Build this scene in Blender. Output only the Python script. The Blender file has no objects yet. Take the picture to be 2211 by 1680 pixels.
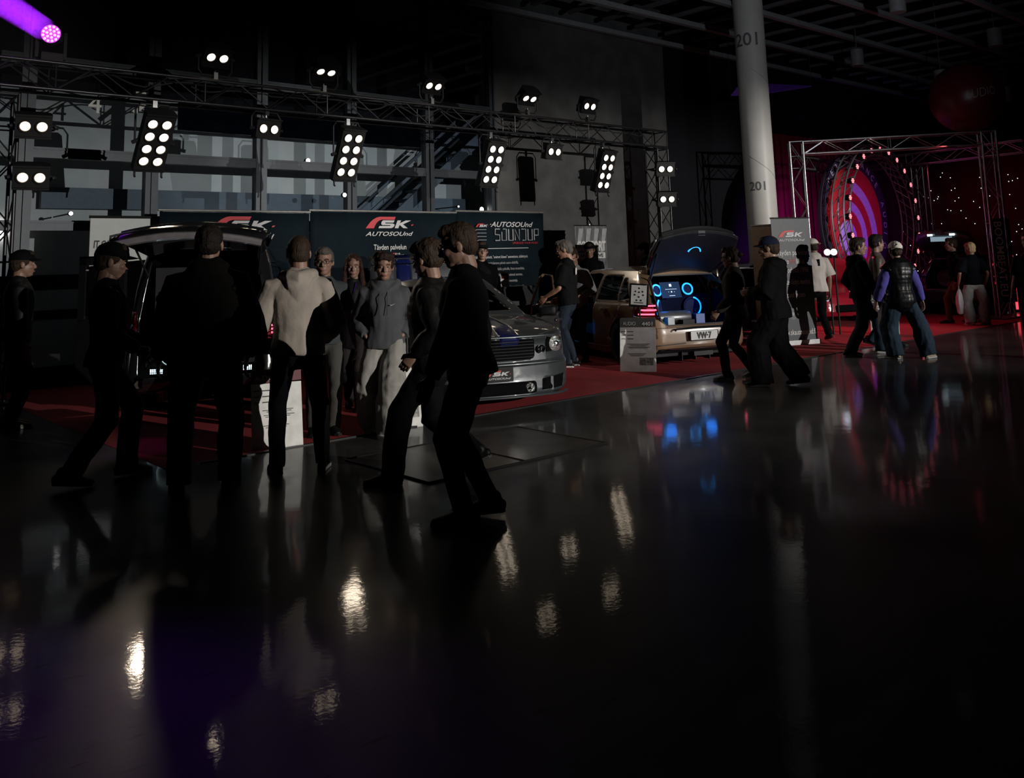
import bpy, bmesh, math, random
from mathutils import Vector, Matrix, noise
random.seed(7)
S = bpy.context.scene
D = bpy.data
COL = S.collection
PI = math.pi
def rad(a): return math.radians(a)
V = Vector
# ------------------------------------------------------------------ camera
F, CX, CY, CH = 1929.0, 1105.5, 280.0, 1.55
TH = rad(48.7); PH = math.atan(285/1929); RO = math.atan(.03)
fw = V((math.cos(TH)*math.cos(PH), math.sin(TH)*math.cos(PH), math.sin(PH)))
r0 = V((math.sin(TH), -math.cos(TH), 0)); u0 = r0.cross(fw)
cr = r0*math.cos(RO)-u0*math.sin(RO); cu = u0*math.cos(RO)+r0*math.sin(RO)
CAM = V((0, 0, CH))
cd = D.cameras.new('camera'); cam = D.objects.new('camera', cd); COL.objects.link(cam)
M = Matrix((cr, cu, -fw)).transposed().to_4x4(); M.translation = CAM; cam.matrix_world = M
cd.sensor_width = 36; cd.sensor_fit = 'HORIZONTAL'; cd.lens = F/2211*36
cd.shift_x = 0; cd.shift_y = (CY-840)/2211
cd.clip_end = 200; S.camera = cam
S.view_settings.view_transform = 'Standard'; S.view_settings.look = 'None'
S.view_settings.exposure = 0.0; S.view_settings.gamma = 1.0; S.view_settings.use_curve_mapping = False
# ------------------------------------------------------------------ world
W = D.worlds.new('night'); S.world = W; W.use_nodes = True
W.node_tree.nodes['Background'].inputs[0].default_value = (.30, .45, .85, 1)
W.node_tree.nodes['Background'].inputs[1].default_value = .0018
# ------------------------------------------------------------------ measuring helpers
def ray(x, y): return fw + cr*((x-CX)/F) + cu*((CY-y)/F)
def at(x, y, z=0.0):
    d = ray(x, y); return CAM + d*((z-CH)/d.z)
def polar(x, d, z=0.0):
    b = TH-math.atan((x-CX)/1950); return V((d*math.cos(b), d*math.sin(b), z))
def bear(x): return math.degrees(TH-math.atan((x-CX)/1950))
# ------------------------------------------------------------------ hall floodlights and an added fill light
def spot(name, loc, tgt, power, color, angle, blend=.6, radius=.06):
    l = D.lights.new(name, 'SPOT'); l.energy = power; l.color = color; l.spot_size = rad(angle); l.spot_blend = blend
    l.shadow_soft_size = radius; l.specular_factor = .15
    o = D.objects.new(name, l); COL.objects.link(o); o.location = loc
    o.rotation_euler = (V(tgt)-V(loc)).to_track_quat('-Z', 'Y').to_euler(); return o
FL = ((V((7.6, -9.0, 3.3)), V((6.3, 12.0, 3.3)), 8000, (1.0, .95, .88), 33, .28), (V((15.4, -8.0, 3.3)), V((14.2, 11.0, 3.1)), 7500, (1.0, .96, .91), 40, .3))
for a_, t_, p_, c_, s_, b_ in FL: spot('hall_floodlight', a_, t_, p_, c_, s_, b_, .02)
spot('added_rail_fill', (9.5, 2.0, 4.2), (17.5, 11.5, 7.1), 420, (.85, .92, 1.0), 60, .8, .05)  # fill spot added to brighten the ceiling rails, has no fixture
# ------------------------------------------------------------------ materials
MC = {}
def mat(name, col, rough=.6, metal=0.0, var=.12, scale=12, bump=0.0, bscale=60, emit=None, es=0.0, coat=0.0, spec=.5, stretch=None):
    if name in MC: return MC[name]
    m = D.materials.new(name); m.use_nodes = True; nt = m.node_tree; b = nt.nodes['Principled BSDF']
    b.inputs['Roughness'].default_value = rough; b.inputs['Metallic'].default_value = metal
    b.inputs['Specular IOR Level'].default_value = spec
    b.inputs['Coat Weight'].default_value = coat; b.inputs['Coat Roughness'].default_value = .04
    tc = nt.nodes.new('ShaderNodeTexCoord'); mp = nt.nodes.new('ShaderNodeMapping')
    nt.links.new(tc.outputs['Object'], mp.inputs[0])
    if stretch: mp.inputs['Scale'].default_value = stretch
    n = nt.nodes.new('ShaderNodeTexNoise'); n.inputs['Scale'].default_value = scale; n.inputs['Detail'].default_value = 4
    nt.links.new(mp.outputs[0], n.inputs['Vector'])
    cr_ = nt.nodes.new('ShaderNodeValToRGB'); e = cr_.color_ramp.elements
    e[0].position = .3; e[1].position = .7
    e[0].color = tuple(c*(1-var) for c in col)+(1,); e[1].color = tuple(min(1, c*(1+var)) for c in col)+(1,)
    nt.links.new(n.outputs['Fac'], cr_.inputs[0]); nt.links.new(cr_.outputs[0], b.inputs['Base Color'])
    if bump:
        n2 = nt.nodes.new('ShaderNodeTexNoise'); n2.inputs['Scale'].default_value = bscale; n2.inputs['Detail'].default_value = 3
        nt.links.new(mp.outputs[0], n2.inputs['Vector'])
        bp = nt.nodes.new('ShaderNodeBump'); bp.inputs['Strength'].default_value = bump; bp.inputs['Distance'].default_value = .01
        nt.links.new(n2.outputs['Fac'], bp.inputs['Height']); nt.links.new(bp.outputs[0], b.inputs['Normal'])
    if emit:
        b.inputs['Emission Color'].default_value = tuple(emit)+(1,); b.inputs['Emission Strength'].default_value = es
    MC[name] = m; return m
def glassmat(name, tint=(.94, .97, 1.0), refl=.08):
    if name in MC: return MC[name]
    m = D.materials.new(name); m.use_nodes = True; nt = m.node_tree; nt.nodes.remove(nt.nodes['Principled BSDF'])
    o = nt.nodes['Material Output']; t = nt.nodes.new('ShaderNodeBsdfTransparent'); g = nt.nodes.new('ShaderNodeBsdfGlossy')
    t.inputs[0].default_value = tuple(tint)+(1,); g.inputs['Roughness'].default_value = .03
    fr = nt.nodes.new('ShaderNodeFresnel'); fr.inputs[0].default_value = 1.45
    mx = nt.nodes.new('ShaderNodeMixShader'); nt.links.new(fr.outputs[0], mx.inputs[0])
    nt.links.new(t.outputs[0], mx.inputs[1]); nt.links.new(g.outputs[0], mx.inputs[2]); nt.links.new(mx.outputs[0], o.inputs[0])
    MC[name] = m; return m
blackmetal = mat('black_metal', (.014, .014, .015), .5, 0, spec=.25)
trussblack = mat('black_truss', (.05, .05, .053), .32, .7)
alu = mat('aluminium_truss', (.55, .55, .56), .3, .9)
steel = mat('steel', (.6, .6, .6), .25, 1.0)
rubber = mat('rubber', (.02, .02, .02), .7)
plasticblack = mat('black_plastic', (.008, .008, .009), .5, spec=.2)
white = mat('white_print', (.75, .75, .73), .6, var=.03)
red_print = mat('red_print', (.55, .02, .03), .5, var=.03)
lens_warm = mat('lamp_lens_lit', (.9, .9, .9), .3, emit=(1.0, .80, .58), es=4.0)
lens_warm2 = mat('lamp_lens_lit_soft', (.9, .9, .9), .3, emit=(1.0, .74, .52), es=2.2)
# ------------------------------------------------------------------ mesh builder
class MB:
    def __init__(s): s.v = []; s.f = []; s.m = []; s.mi = 0
    def add(s, vs, fs):
        o = len(s.v); s.v += [tuple(v) for v in vs]; s.f += [tuple(i+o for i in f) for f in fs]; s.m += [s.mi]*len(fs); return s
    def box(s, c, d, R=None):
        hx, hy, hz = d[0]/2, d[1]/2, d[2]/2
        vs = [V((x*hx, y*hy, z*hz)) for x in (-1, 1) for y in (-1, 1) for z in (-1, 1)]
        if R is not None: vs = [R @ v for v in vs]
        c = V(c); return s.add([v+c for v in vs], [(0, 1, 3, 2), (4, 6, 7, 5), (0, 4, 5, 1), (2, 3, 7, 6), (0, 2, 6, 4), (1, 5, 7, 3)])
    def tube(s, p0, p1, r, n=8, r1=None):
        p0, p1 = V(p0), V(p1); d = (p1-p0)
        if d.length < 1e-6: return s
        d.normalize(); a = d.orthogonal().normalized(); b = d.cross(a); r1 = r if r1 is None else r1
        vs = []
        for p, q in ((p0, r), (p1, r1)):
            for i in range(n): t = 2*PI*i/n; vs.append(p+a*(q*math.cos(t))+b*(q*math.sin(t)))
        fs = [(i, (i+1) % n, n+(i+1) % n, n+i) for i in range(n)]+[tuple(range(n))[::-1], tuple(range(n, 2*n))]
        return s.add(vs, fs)
    def path(s, pts, r, n=8, closed=False):
        pts = [V(p) for p in pts]; N = len(pts); vs = []; prev = None
        for i, p in enumerate(pts):
            if closed: t = pts[(i+1) % N]-pts[i-1]
            else: t = pts[min(i+1, N-1)]-pts[max(i-1, 0)]
            t.normalize()
            a = (prev-t*prev.dot(t)).normalized() if prev is not None and (prev-t*prev.dot(t)).length > 1e-4 else t.orthogonal().normalized()
            prev = a; b = t.cross(a)
            for k in range(n): q = 2*PI*k/n; vs.append(p+a*(r*math.cos(q))+b*(r*math.sin(q)))
        fs = []
        for i in range(N if closed else N-1):
            j = (i+1) % N
            for k in range(n): fs.append((i*n+k, i*n+(k+1) % n, j*n+(k+1) % n, j*n+k))
        if not closed: fs += [tuple(range(n))[::-1], tuple(range((N-1)*n, N*n))]
        return s.add(vs, fs)
    def lathe(s, prof, o, ax, n=20):
        o = V(o); ax = V(ax).normalized(); a = ax.orthogonal().normalized(); b = ax.cross(a); vs = []
        for r, h in prof:
            for i in range(n): t = 2*PI*i/n; vs.append(o+ax*h+a*(r*math.cos(t))+b*(r*math.sin(t)))
        fs = []
        for j in range(len(prof)-1):
            for i in range(n): fs.append((j*n+i, j*n+(i+1) % n, (j+1)*n+(i+1) % n, (j+1)*n+i))
        fs += [tuple(range(n))[::-1], tuple(range((len(prof)-1)*n, len(prof)*n))]
        return s.add(vs, fs)
    def prism(s, poly, o, ax, ay, th):
        """polygon in the plane (o; ax, ay) extruded by th along ax x ay"""
        o, ax, ay = V(o), V(ax), V(ay); nz = ax.cross(ay).normalized(); n = len(poly)
        vs = [o+ax*x+ay*y for x, y in poly]+[o+ax*x+ay*y+nz*th for x, y in poly]
        fs = [tuple(range(n))[::-1], tuple(range(n, 2*n))]+[(i, (i+1) % n, n+(i+1) % n, n+i) for i in range(n)]
        return s.add(vs, fs)
    def build(s, name, mats, parent=None, smooth=False, tri=False):
        me = D.meshes.new(name); me.from_pydata(s.v, [], s.f)
        for m in (mats if isinstance(mats, (list, tuple)) else [mats]): me.materials.append(m)
        me.polygons.foreach_set('material_index', s.m)
        bm = bmesh.new(); bm.from_mesh(me)
        bmesh.ops.recalc_face_normals(bm, faces=bm.faces)
        if tri: bmesh.ops.triangulate(bm, faces=[f for f in bm.faces if len(f.verts) > 4])
        bm.to_mesh(me); bm.free()
        if smooth:
            me.polygons.foreach_set('use_smooth', [True]*len(me.polygons))
            try: me.set_sharp_from_angle(angle=rad(40))
            except Exception: pass
        o = D.objects.new(name, me); COL.objects.link(o)
        if parent: o.parent = parent
        return o
def empty(name, loc=(0, 0, 0), rz=0.0):
    o = D.objects.new(name, None); COL.objects.link(o); o.location = loc; o.rotation_euler = (0, 0, rz); o.empty_display_size = .2; return o
def tag(o, label, cat, group=None, kind=None):
    o['label'] = label; o['category'] = cat
    if group: o['group'] = group
    if kind: o['kind'] = kind
    return o
def struct(o): o['kind'] = 'structure'; return o
def copy_tree(o, parent=None):
    c = o.copy(); COL.objects.link(c); c.parent = parent
    for ch in [x for x in D.objects if x.parent == o and x is not c]: copy_tree(ch, c)
    return c
def text(name, body, size, m, parent, o, ax, ay, shear=0.0, align='LEFT', ext=.0015, width=None, bold=0.0, sx=1.0):
    """flat lettering in the plane (o; ax, ay)"""
    c = D.curves.new(name, 'FONT'); c.body = body; c.size = size; c.shear = shear; c.align_x = align; c.extrude = ext; c.offset = bold
    c.resolution_u = 3
    t = D.objects.new('tmp', c); COL.objects.link(t)
    me = D.meshes.new_from_object(t.evaluated_get(bpy.context.evaluated_depsgraph_get()))
    D.objects.remove(t); D.curves.remove(c)
    ax, ay = V(ax).normalized(), V(ay).normalized(); az = ax.cross(ay)
    w = max((v.co.x for v in me.vertices), default=1)-min((v.co.x for v in me.vertices), default=0)
    k = width/w if width else sx
    R = Matrix((ax*k, ay, az)).transposed().to_4x4(); R.translation = V(o)
    me.transform(R); me.name = name; me.materials.clear(); me.materials.append(m)
    ob = D.objects.new(name, me); COL.objects.link(ob)
    if parent: ob.parent = parent
    return ob
def join_into(name, objs, parent):
    """several letterings of one colour become one mesh"""
    vs, fs, n = [], [], 0
    for o in objs:
        me = o.data
        vs += [v.co.copy() for v in me.vertices]; fs += [tuple(i+n for i in p.vertices) for p in me.polygons]; n = len(vs)
    me = D.meshes.new(name); me.from_pydata(vs, [], fs); me.materials.append(objs[0].data.materials[0])
    for o in objs: D.objects.remove(o)
    ob = D.objects.new(name, me); COL.objects.link(ob); ob.parent = parent; return ob
# ================================================================== ROOM
def floor_material():
    m = D.materials.new('polished_concrete'); m.use_nodes = True; nt = m.node_tree; b = nt.nodes['Principled BSDF']
    tc = nt.nodes.new('ShaderNodeTexCoord')
    def ns(sc, det, st=(1, 1, 1)):
        mp = nt.nodes.new('ShaderNodeMapping'); mp.inputs['Scale'].default_value = st; nt.links.new(tc.outputs['Object'], mp.inputs[0])
        n = nt.nodes.new('ShaderNodeTexNoise'); n.inputs['Scale'].default_value = sc; n.inputs['Detail'].default_value = det
        nt.links.new(mp.outputs[0], n.inputs['Vector']); return n
    a = ns(.9, 6); r = nt.nodes.new('ShaderNodeValToRGB'); r.color_ramp.elements[0].position = .35; r.color_ramp.elements[1].position = .65
    r.color_ramp.elements[0].color = (.032, .033, .034, 1); r.color_ramp.elements[1].color = (.070, .070, .069, 1)
    nt.links.new(a.outputs['Fac'], r.inputs[0])
    # fine scratches and dark chips
    s = ns(5, 8, (1, 5, 1)); r2 = nt.nodes.new('ShaderNodeValToRGB'); r2.color_ramp.elements[0].position = .30; r2.color_ramp.elements[1].position = .36
    nt.links.new(s.outputs['Fac'], r2.inputs[0])
    mx = nt.nodes.new('ShaderNodeMix'); mx.data_type = 'RGBA'; mx.blend_type = 'MULTIPLY'; mx.inputs[0].default_value = .6
    nt.links.new(r.outputs[0], mx.inputs[6]); nt.links.new(r2.outputs[0], mx.inputs[7]); nt.links.new(mx.outputs[2], b.inputs['Base Color'])
    q = ns(3, 6); mr = nt.nodes.new('ShaderNodeMapRange'); mr.inputs[3].default_value = .30; mr.inputs[4].default_value = .42
    nt.links.new(q.outputs['Fac'], mr.inputs[0]); nt.links.new(mr.outputs[0], b.inputs['Roughness'])
    h = ns(38, 5); bp = nt.nodes.new('ShaderNodeBump'); bp.inputs['Strength'].default_value = .10; bp.inputs['Distance'].default_value = .004
    h2 = ns(4, 2); ad = nt.nodes.new('ShaderNodeMath'); ad.operation = 'MULTIPLY_ADD'; ad.inputs[1].default_value = 3.0
    nt.links.new(h2.outputs['Fac'], ad.inputs[0]); nt.links.new(h.outputs['Fac'], ad.inputs[2])
    nt.links.new(ad.outputs[0], bp.inputs['Height']); nt.links.new(bp.outputs[0], b.inputs['Normal'])
    b.inputs['Specular IOR Level'].default_value = .10
    b.inputs['Coat Weight'].default_value = .48; b.inputs['Coat IOR'].default_value = 1.45; b.inputs['Coat Roughness'].default_value = .05
    bp2 = nt.nodes.new('ShaderNodeBump'); bp2.inputs['Strength'].default_value = .06; bp2.inputs['Distance'].default_value = .004
    nt.links.new(ad.outputs[0], bp2.inputs['Height']); nt.links.new(bp2.outputs[0], b.inputs['Coat Normal'])
    return m
struct(MB().box((14, 6, -.1), (50, 44, .2)).build('floor', floor_material()))
concrete = mat('grey_concrete', (.085, .087, .085), .8, var=.25, scale=2.5, bump=.3, bscale=30)
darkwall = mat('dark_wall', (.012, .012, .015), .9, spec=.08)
frame_m = mat('window_frame_metal', (.028, .035, .043), .45, .4)
FY = 14.5
struct(MB().box((15.1, FY+.15, 4.5), (5.9, .3, 9)).build('wall_back', concrete))
struct(MB().box((28.5, FY+.15, 4.5), (20.9, .3, 9)).build('wall_back_dark', darkwall))
struct(MB().box((38.9, 3.0, 4.5), (.3, 26, 9)).build('wall_right', darkwall))
struct(MB().box((13, 6, 9.1), (52, 44, .2)).build('ceiling', mat('dark_ceiling', (.012, .013, .016), .9)))
# pale corridor wall behind the glass, panels of slightly different greys
pg = [mat('pale_panel_%d' % i, c, .8, var=.06, scale=3) for i, c in enumerate([(.40, .42, .41), (.32, .34, .34), (.44, .44, .42), (.27, .29, .30)])]
b = MB(); x = 1.0; i = 0
while x < 15.2:
    w = random.choice([.35, .5, .8, 1.1]); b.mi = random.choice([0, 0, 1, 2, 2, 3]) if x < 11 else 3
    zt = 4.6 if x < 5.6 else 4.05
    b.box((x+w/2, FY+1.3, zt/2), (w, .1, zt)); x += w; i += 1
struct(b.build('wall_corridor', pg))
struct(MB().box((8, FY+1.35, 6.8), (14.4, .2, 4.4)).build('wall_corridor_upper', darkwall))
struct(MB().box((8, FY+1.12, 2.78), (8.6, .12, .34)).build('trim_1', mat('dark_blue_band', (.05, .075, .10), .6)))
# glazed facade: one window per bay, glass in frame
gl = glassmat('facade_glass')
bays = [1.35, 3.20, 5.02, 6.88, 8.68, 10.47, 12.15]
for i in range(6):
    x0, x1 = bays[i], bays[i+1]; b = MB()
    for xx in (x0+.05, x1-.05): b.box((xx, FY, 4.5), (.10, .16, 9))
    b.box((x1, FY-.06, 4.5), (.035, .10, 9))
    for z, h in ((.12, .24), (.98, .14), (2.28, .15), (3.36, .16), (4.75, .16), (6.9, .16)):
        b.box(((x0+x1)/2, FY, z), (x1-x0-.2, .14, h)); b.box(((x0+x1)/2, FY-.04, z+h/2-.03), (x1-x0-.2, .10, .015))
    if i < 2:
        b.box(((x0+x1)/2, FY, 1.45), (x1-x0-.2, .12, .22))
    o = b.build('window_%d' % (i+1), frame_m); struct(o)
    g = MB().box(((x0+x1)/2, FY+.02, 4.5), (x1-x0-.2, .012, 9)).build('glass', gl, o)
# bay and way sign lettered on the upper glass
o = text('bay_number', '4', .42, white, None, (4.04, FY-.012, 4.02), (1, 0, 0), (0, 0, 1), ext=.002)
tag(o, 'white numeral 4 lettered on the upper window glass', 'sign')
b = MB(); p = [(0, 0), (.28, .26), (.05, .26), (.05, .32), (.40, .32), (.40, -.02), (.33, -.02), (.33, .21), (.06, -.05)]
b.prism(p, (4.70, FY-.01, 4.10), (1, 0, 0), (0, 0, 1), .003)
tag(b.build('way_arrow', white, tri=True), 'white diagonal arrow lettered on the upper window glass', 'sign')
# staircase behind the glass
st = MB(); tr = MB()
sm = mat('stair_steel', (.045, .06, .08), .5, .3)
for k, (yy) in enumerate((FY+.3, FY+.95)):
    for off in (0, .55):
        a_, c_ = V((8.9, yy, 1.7+off)), V((12.05, yy, 4.2+off)); d = (c_-a_).normalized(); R = Matrix((d, V((0, 1, 0)), d.cross(V((0, 1, 0))))).transposed()
        st.box((a_+c_)/2, ((c_-a_).length, .05, .22 if off == 0 else .06), R)
for k in range(11): tr.box((9.1+k*.26, FY+.62, 1.85+k*.2), (.3, .62, .04))
so = st.build('staircase', sm); tr.build('treads', sm, so); tag(so, 'dark steel staircase climbing to the right behind the glass facade', 'staircase')
for (px, py, rr, lb, e) in ((1040, 452, .055, 'bright round lamp glowing behind the glass just above the soundup banner', 22), (665, 347, .05, 'small lit lamp behind the glass left of the second blinder', 6),
                        (153, 461, .035, 'small lit disc standing for a reflection on the leftmost big window', 4), (744, 421, .045, 'small rectangular lamp on a facade post below the second blinder', 4),  # disc at the leftmost window is a glass reflection built as an emitter
                        (990, 446, .022, 'tiny round lamp left of the bright lamp behind the glass', 5)):
    d = ray(px, py); yy = FY+.2 if px != 744 else FY-.16; p = CAM+d*(yy/d.y)
    b = MB().lathe([(rr*.9, 0), (rr, .02), (rr, .06)], p, (0, 1, 0), 14); ob = b.build('wall_lamp', blackmetal)
    MB().lathe([(rr*.86, -.006), (rr*.86, .004)], p, (0, 1, 0), 14).build('lens', mat('lens_%d' % e, (.9, .9, .9), emit=(1, .93, .82), es=e), ob)
    MB().tube(p+V((0, .06, 0)), p+V((0, .95 if px != 744 else .1, 0)), .012).build('bracket', blackmetal, ob)
    tag(ob, lb, 'lamp')
# ceiling rails: long ones along X, cross rails along Y
rail = mat('ceiling_rail_paint', (.30, .31, .32), .5)
rail2 = mat('ceiling_rail_dark', (.10, .10, .11), .6)
k = 1
for (y, x0, x1) in ((14.35, 11.4, 38), (12.75, 12.8, 38), (11.15, 15.0, 38), (9.5, 15.5, 38), (7.7, 18, 38), (6.0, 20, 38), (4.2, 22, 38)):
    b = MB().box(((x0+x1)/2, y, 7.05), (x1-x0, .05, .12)); b.box(((x0+x1)/2, y, 6.99), (x1-x0, .13, .02))
    struct(b.build('trim_%d' % (k+1), rail)); k += 1
xx = 13.0
while xx < 37:
    struct(MB().box((xx, 5.5+(3 if xx < 15 else 0), 7.16), (.10, 17 if xx >= 15 else 11, .08)).build('trim_%d' % (k+1), rail2)); k += 1; xx += 1.15
# hanging downlight cans
canm = mat('downlight_can', (.22, .22, .23), .5)
for px, py, lb in ((1937, 6, 'grey downlight can at the top edge of the picture'), (2148, 82, 'grey downlight can right of the pillar, highest on the right'), (1851, 126, 'small grey downlight can left of the others under the rails'),
               (2172, 205, 'small grey downlight can to the right of the red balloon'), (2032, 170, 'small downlight can above the left of the red balloon')):
    p = at(px, py, 6.45)
    if px in (2172, 2032): p = at(px, py, 5.9)
    o = MB().lathe([(.15, -.2), (.16, -.2), (.16, .22), (.02, .22)], p, (0, 0, 1), 18).build('downlight', canm, smooth=True)
    MB().tube(p+V((0, 0, .2)), (p.x, p.y, 9.0), .012).build('rod', rail2, o)
    MB().lathe([(.13, -.19), (.13, -.185)], p, (0, 0, 1), 18).build('lens', steel, o); tag(o, lb, 'lamp', 'downlights under the ceiling rails')
# purple cloth sheet under the ceiling behind the pillar
b = MB(); A = [at(1578, 205, 5.6), at(1600, 178, 5.9), at(1752, 185, 5.9), at(1650, 201, 5.6)]
b.add([p for p in A]+[p+V((0, 0, -.03)) for p in A], [(0, 1, 2, 3), (7, 6, 5, 4), (0, 4, 5, 1), (1, 5, 6, 2), (2, 6, 7, 3), (3, 7, 4, 0)])
hs_ = b.build('hanging_sheet', mat('purple_cloth', (.16, .04, .5), .7))
for q_ in A: MB().tube(q_, (q_.x, q_.y, 9.0), .006).build('wire', steel, hs_)
tag(hs_, 'purple sheet hanging under the ceiling behind the pillar', 'cloth')
# pillar
pm = mat('painted_pillar', (.62, .60, .56), .45, var=.05, scale=3, bump=.05, bscale=8)
pp = V((16.5, 10.83, 0)); o = MB().lathe([(.32, 0), (.32, 9.0)], pp, (0, 0, 1), 48).build('pillar', pm, smooth=True)
b = MB()
for z0, a0 in ((2.75, 0), (4.6, .6), (6.6, 1.1)):
    b.path([pp+V((.322*math.cos(a0+t*.16+3.0), .322*math.sin(a0+t*.16+3.0), z0+.9-t*.04)) for t in range(22)], .004, 4)
b.build('spiral_seam', mat('seam_grey', (.3, .29, .27), .6), o)
tag(o, 'thick round white painted concrete pillar numbered 201', 'pillar')
num_m = mat('grey_numeral', (.13, .13, .13), .6)
def curved_text(name, s, size, z, ang, parent, m):
    ob = text(name, s, size, m, parent, (0, 0, 0), (1, 0, 0), (0, 1, 0), align='CENTER', ext=0.0, bold=.004)
    bm = bmesh.new(); bm.from_mesh(ob.data); bmesh.ops.subdivide_edges(bm, edges=[e for e in bm.edges if e.calc_length() > .06], cuts=3, use_grid_fill=False); bmesh.ops.triangulate(bm, faces=bm.faces); bm.to_mesh(ob.data); bm.free()
    for v in ob.data.vertices:
        a = ang+v.co.x/.324; v.co = V((pp.x+.3235*math.cos(a), pp.y+.3235*math.sin(a), z+v.co.y))
curved_text('numeral', '201', .40, 6.0, rad(203), o, num_m)
curved_text('numeral', '201', .26, 2.88, rad(207), o, num_m)
# red carpet
cm = mat('red_carpet', (.34, .012, .020), .85, var=.22, scale=1.2, bump=.5, bscale=90)
cL = 2.76
b = MB().box(((cL+22)/2, (7.45+13.9)/2, .0), (22-cL, 13.9-7.45, .006)); b2 = MB().box(((cL+22)/2, 7.43, .004), (22-cL, .04, .009))
o = b.build('red_carpet', cm); b2.build('edge_tape', mat('carpet_tape', (.02, .02, .02), .4), o); tag(o, 'long red carpet laid under the show cars', 'carpet')
# floor hatch plate and small debris
b = MB(); b.mi = 0
hp = [at(1035, 975), at(1100, 905), at(1245, 938), at(1030, 980)]
x0, x1, y0, y1 = 3.9, 5.75, 5.45, 6.6
b.box(((x0+x1)/2, (y0+y1)/2, .004), (x1-x0, y1-y0, .008))
o = b.build('floor_hatch', mat('worn_floor_plate', (.028, .028, .027), .35, .3, var=.8, scale=6)); f_ = MB()
for a_, c_ in (((x0, y0), (x1, y0)), ((x1, y0), (x1, y1)), ((x1, y1), (x0, y1)), ((x0, y1), (x0, y0)), (((x0+x1)/2, y0), ((x0+x1)/2, y1))):
    f_.tube((a_[0], a_[1], .008), (c_[0], c_[1], .008), .008, 6)
f_.build('rim', blackmetal, o); tag(o, 'worn rectangular service hatch in the concrete floor before the silver car', 'hatch')
for a_, t_, *_r in FL:
    d = (t_-a_).normalized(); rt_ = d.cross(V((0, 0, 1))).normalized(); up_ = rt_.cross(d); R = Matrix((rt_, d, up_)).transposed(); 
    o = MB().box((0, -.16, 0), (.34, .22, .30)).build('floodlight', blackmetal); o.matrix_world = Matrix.Translation(a_) @ R.to_4x4()
    for s_, el in ((1, 2.3 if a_.x < 9 else 3.6), (-1, 14.2 if a_.x < 9 else 14)):
        e_ = math.atan2(d.z, math.hypot(d.x, d.y)); a2 = rad(el)*s_-e_; p_ = V((0, math.cos(a2)*.40, math.sin(a2)*.40))
        MB().box((0, (p_.y+.0)/2+.06, (p_.z+s_*.10)/2+(.03*s_)), (.9, .30, .008), Matrix.Rotation(math.atan2(p_.z-s_*.10, .34), 3, 'X')).build('added_beam_flap', blackmetal, o)
        MB().box((0, .40, p_.z+s_*.28), (1.6, .006, .56)).build('added_beam_stop', blackmetal, o)  # unseen flaps added to cut the beam off above and below
    MB().tube((0, -.16, -.15), (0, -.16, -.19), .02).build('bracket', blackmetal, o)
    pole = MB().tube((a_.x-d.x*.16, a_.y-d.y*.16, 0), (a_.x-d.x*.16, a_.y-d.y*.16, a_.z-.14), .025).build('lamp_stand', blackmetal)
    MB().lathe([(.35, 0), (.35, .02), (.05, .05)], (a_.x-d.x*.16, a_.y-d.y*.16, 0), (0, 0, 1), 20).build('base', blackmetal, pole)
    bpy.context.view_layer.update(); pole.parent = o; pole.matrix_parent_inverse = o.matrix_world.inverted()
    tag(o, ('left' if a_.x < 9 else 'right')+' floodlight with added beam-clipping flaps on a stand in the hall behind the photographer', 'lamp')
# ================================================================== TRUSS
def truss(name, p0, p1, size, m, label, depth=V((0, 1, 0)), up=None, r=.024, br=.010, step=.5, group=None, plates=True):
    p0, p1 = V(p0), V(p1); d = (p1-p0).normalized(); w = depth.normalized()*size; h = (up or d.cross(depth)).normalized()*size
    L = (p1-p0).length
    root = empty(name, p0); Z = -p0
    for a in (0, 1):
        for c in (0, 1): MB().tube(w*a+h*c, w*a+h*c+(p1-p0), r, 10).build('chord', m, root, True)
    b = MB(); n = max(2, int(round(L/step))); s_ = L/n
    for i in range(n):
        A, B_ = d*(i*s_), d*((i+1)*s_)
        for (o0, o1) in ((V((0, 0, 0)), h), (w, w+h), (V((0, 0, 0)), w), (h, h+w)):
            if i % 2 == 0: b.tube(o0+A, o1+B_, br, 6)
            else: b.tube(o1+A, o0+B_, br, 6)
        if i % 4 == 0 and plates:
            for (o0, o1) in ((V((0, 0, 0)), h), (w, w+h), (V((0, 0, 0)), w), (h, h+w)): b.tube(o0+A, o1+A, br*1.1, 6)
    E_ = p1-p0
    for (o0, o1) in ((V((0, 0, 0)), h), (w, w+h), (V((0, 0, 0)), w), (h, h+w)): b.tube(o0+E_, o1+E_, br*1.3, 6)
    b.build('lattice', m, root); tag(root, label, 'truss', group); return root
TY, TZ, KT = 12.35, 3.92, 1.217
def zt_(z): return 1.55+KT*(z-1.55)
truss('truss_beam', (-.9, TY, TZ), (15.36, TY, TZ), .35, trussblack, 'long black lattice truss beam carrying the stage lamps over the cars', V((0, 1, 0)), V((0, 0, 1)))
truss('truss_column', (2.36, TY+.37, .02), (2.36, TY+.37, 3.88), .35, trussblack, 'black lattice truss column at the left edge holding two twin lamps', V((1, 0, 0)), V((0, 1, 0)), step=.42)
truss('truss_column', (15.01, TY, .02), (15.01, TY, 3.88), .35, trussblack, 'black lattice truss column at the right end of the lamp beam', V((1, 0, 0)), V((0, 1, 0)), step=.42)
for x in (2.535, 15.185):
    yy = TY+.545 if x < 5 else TY+.175
    o = MB().box((x, yy, .01), (.6, .6, .02)).build('base_plate', blackmetal); tag(o, 'flat steel base plate under the '+('left' if x < 5 else 'right')+' black truss column', 'base plate')
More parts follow.
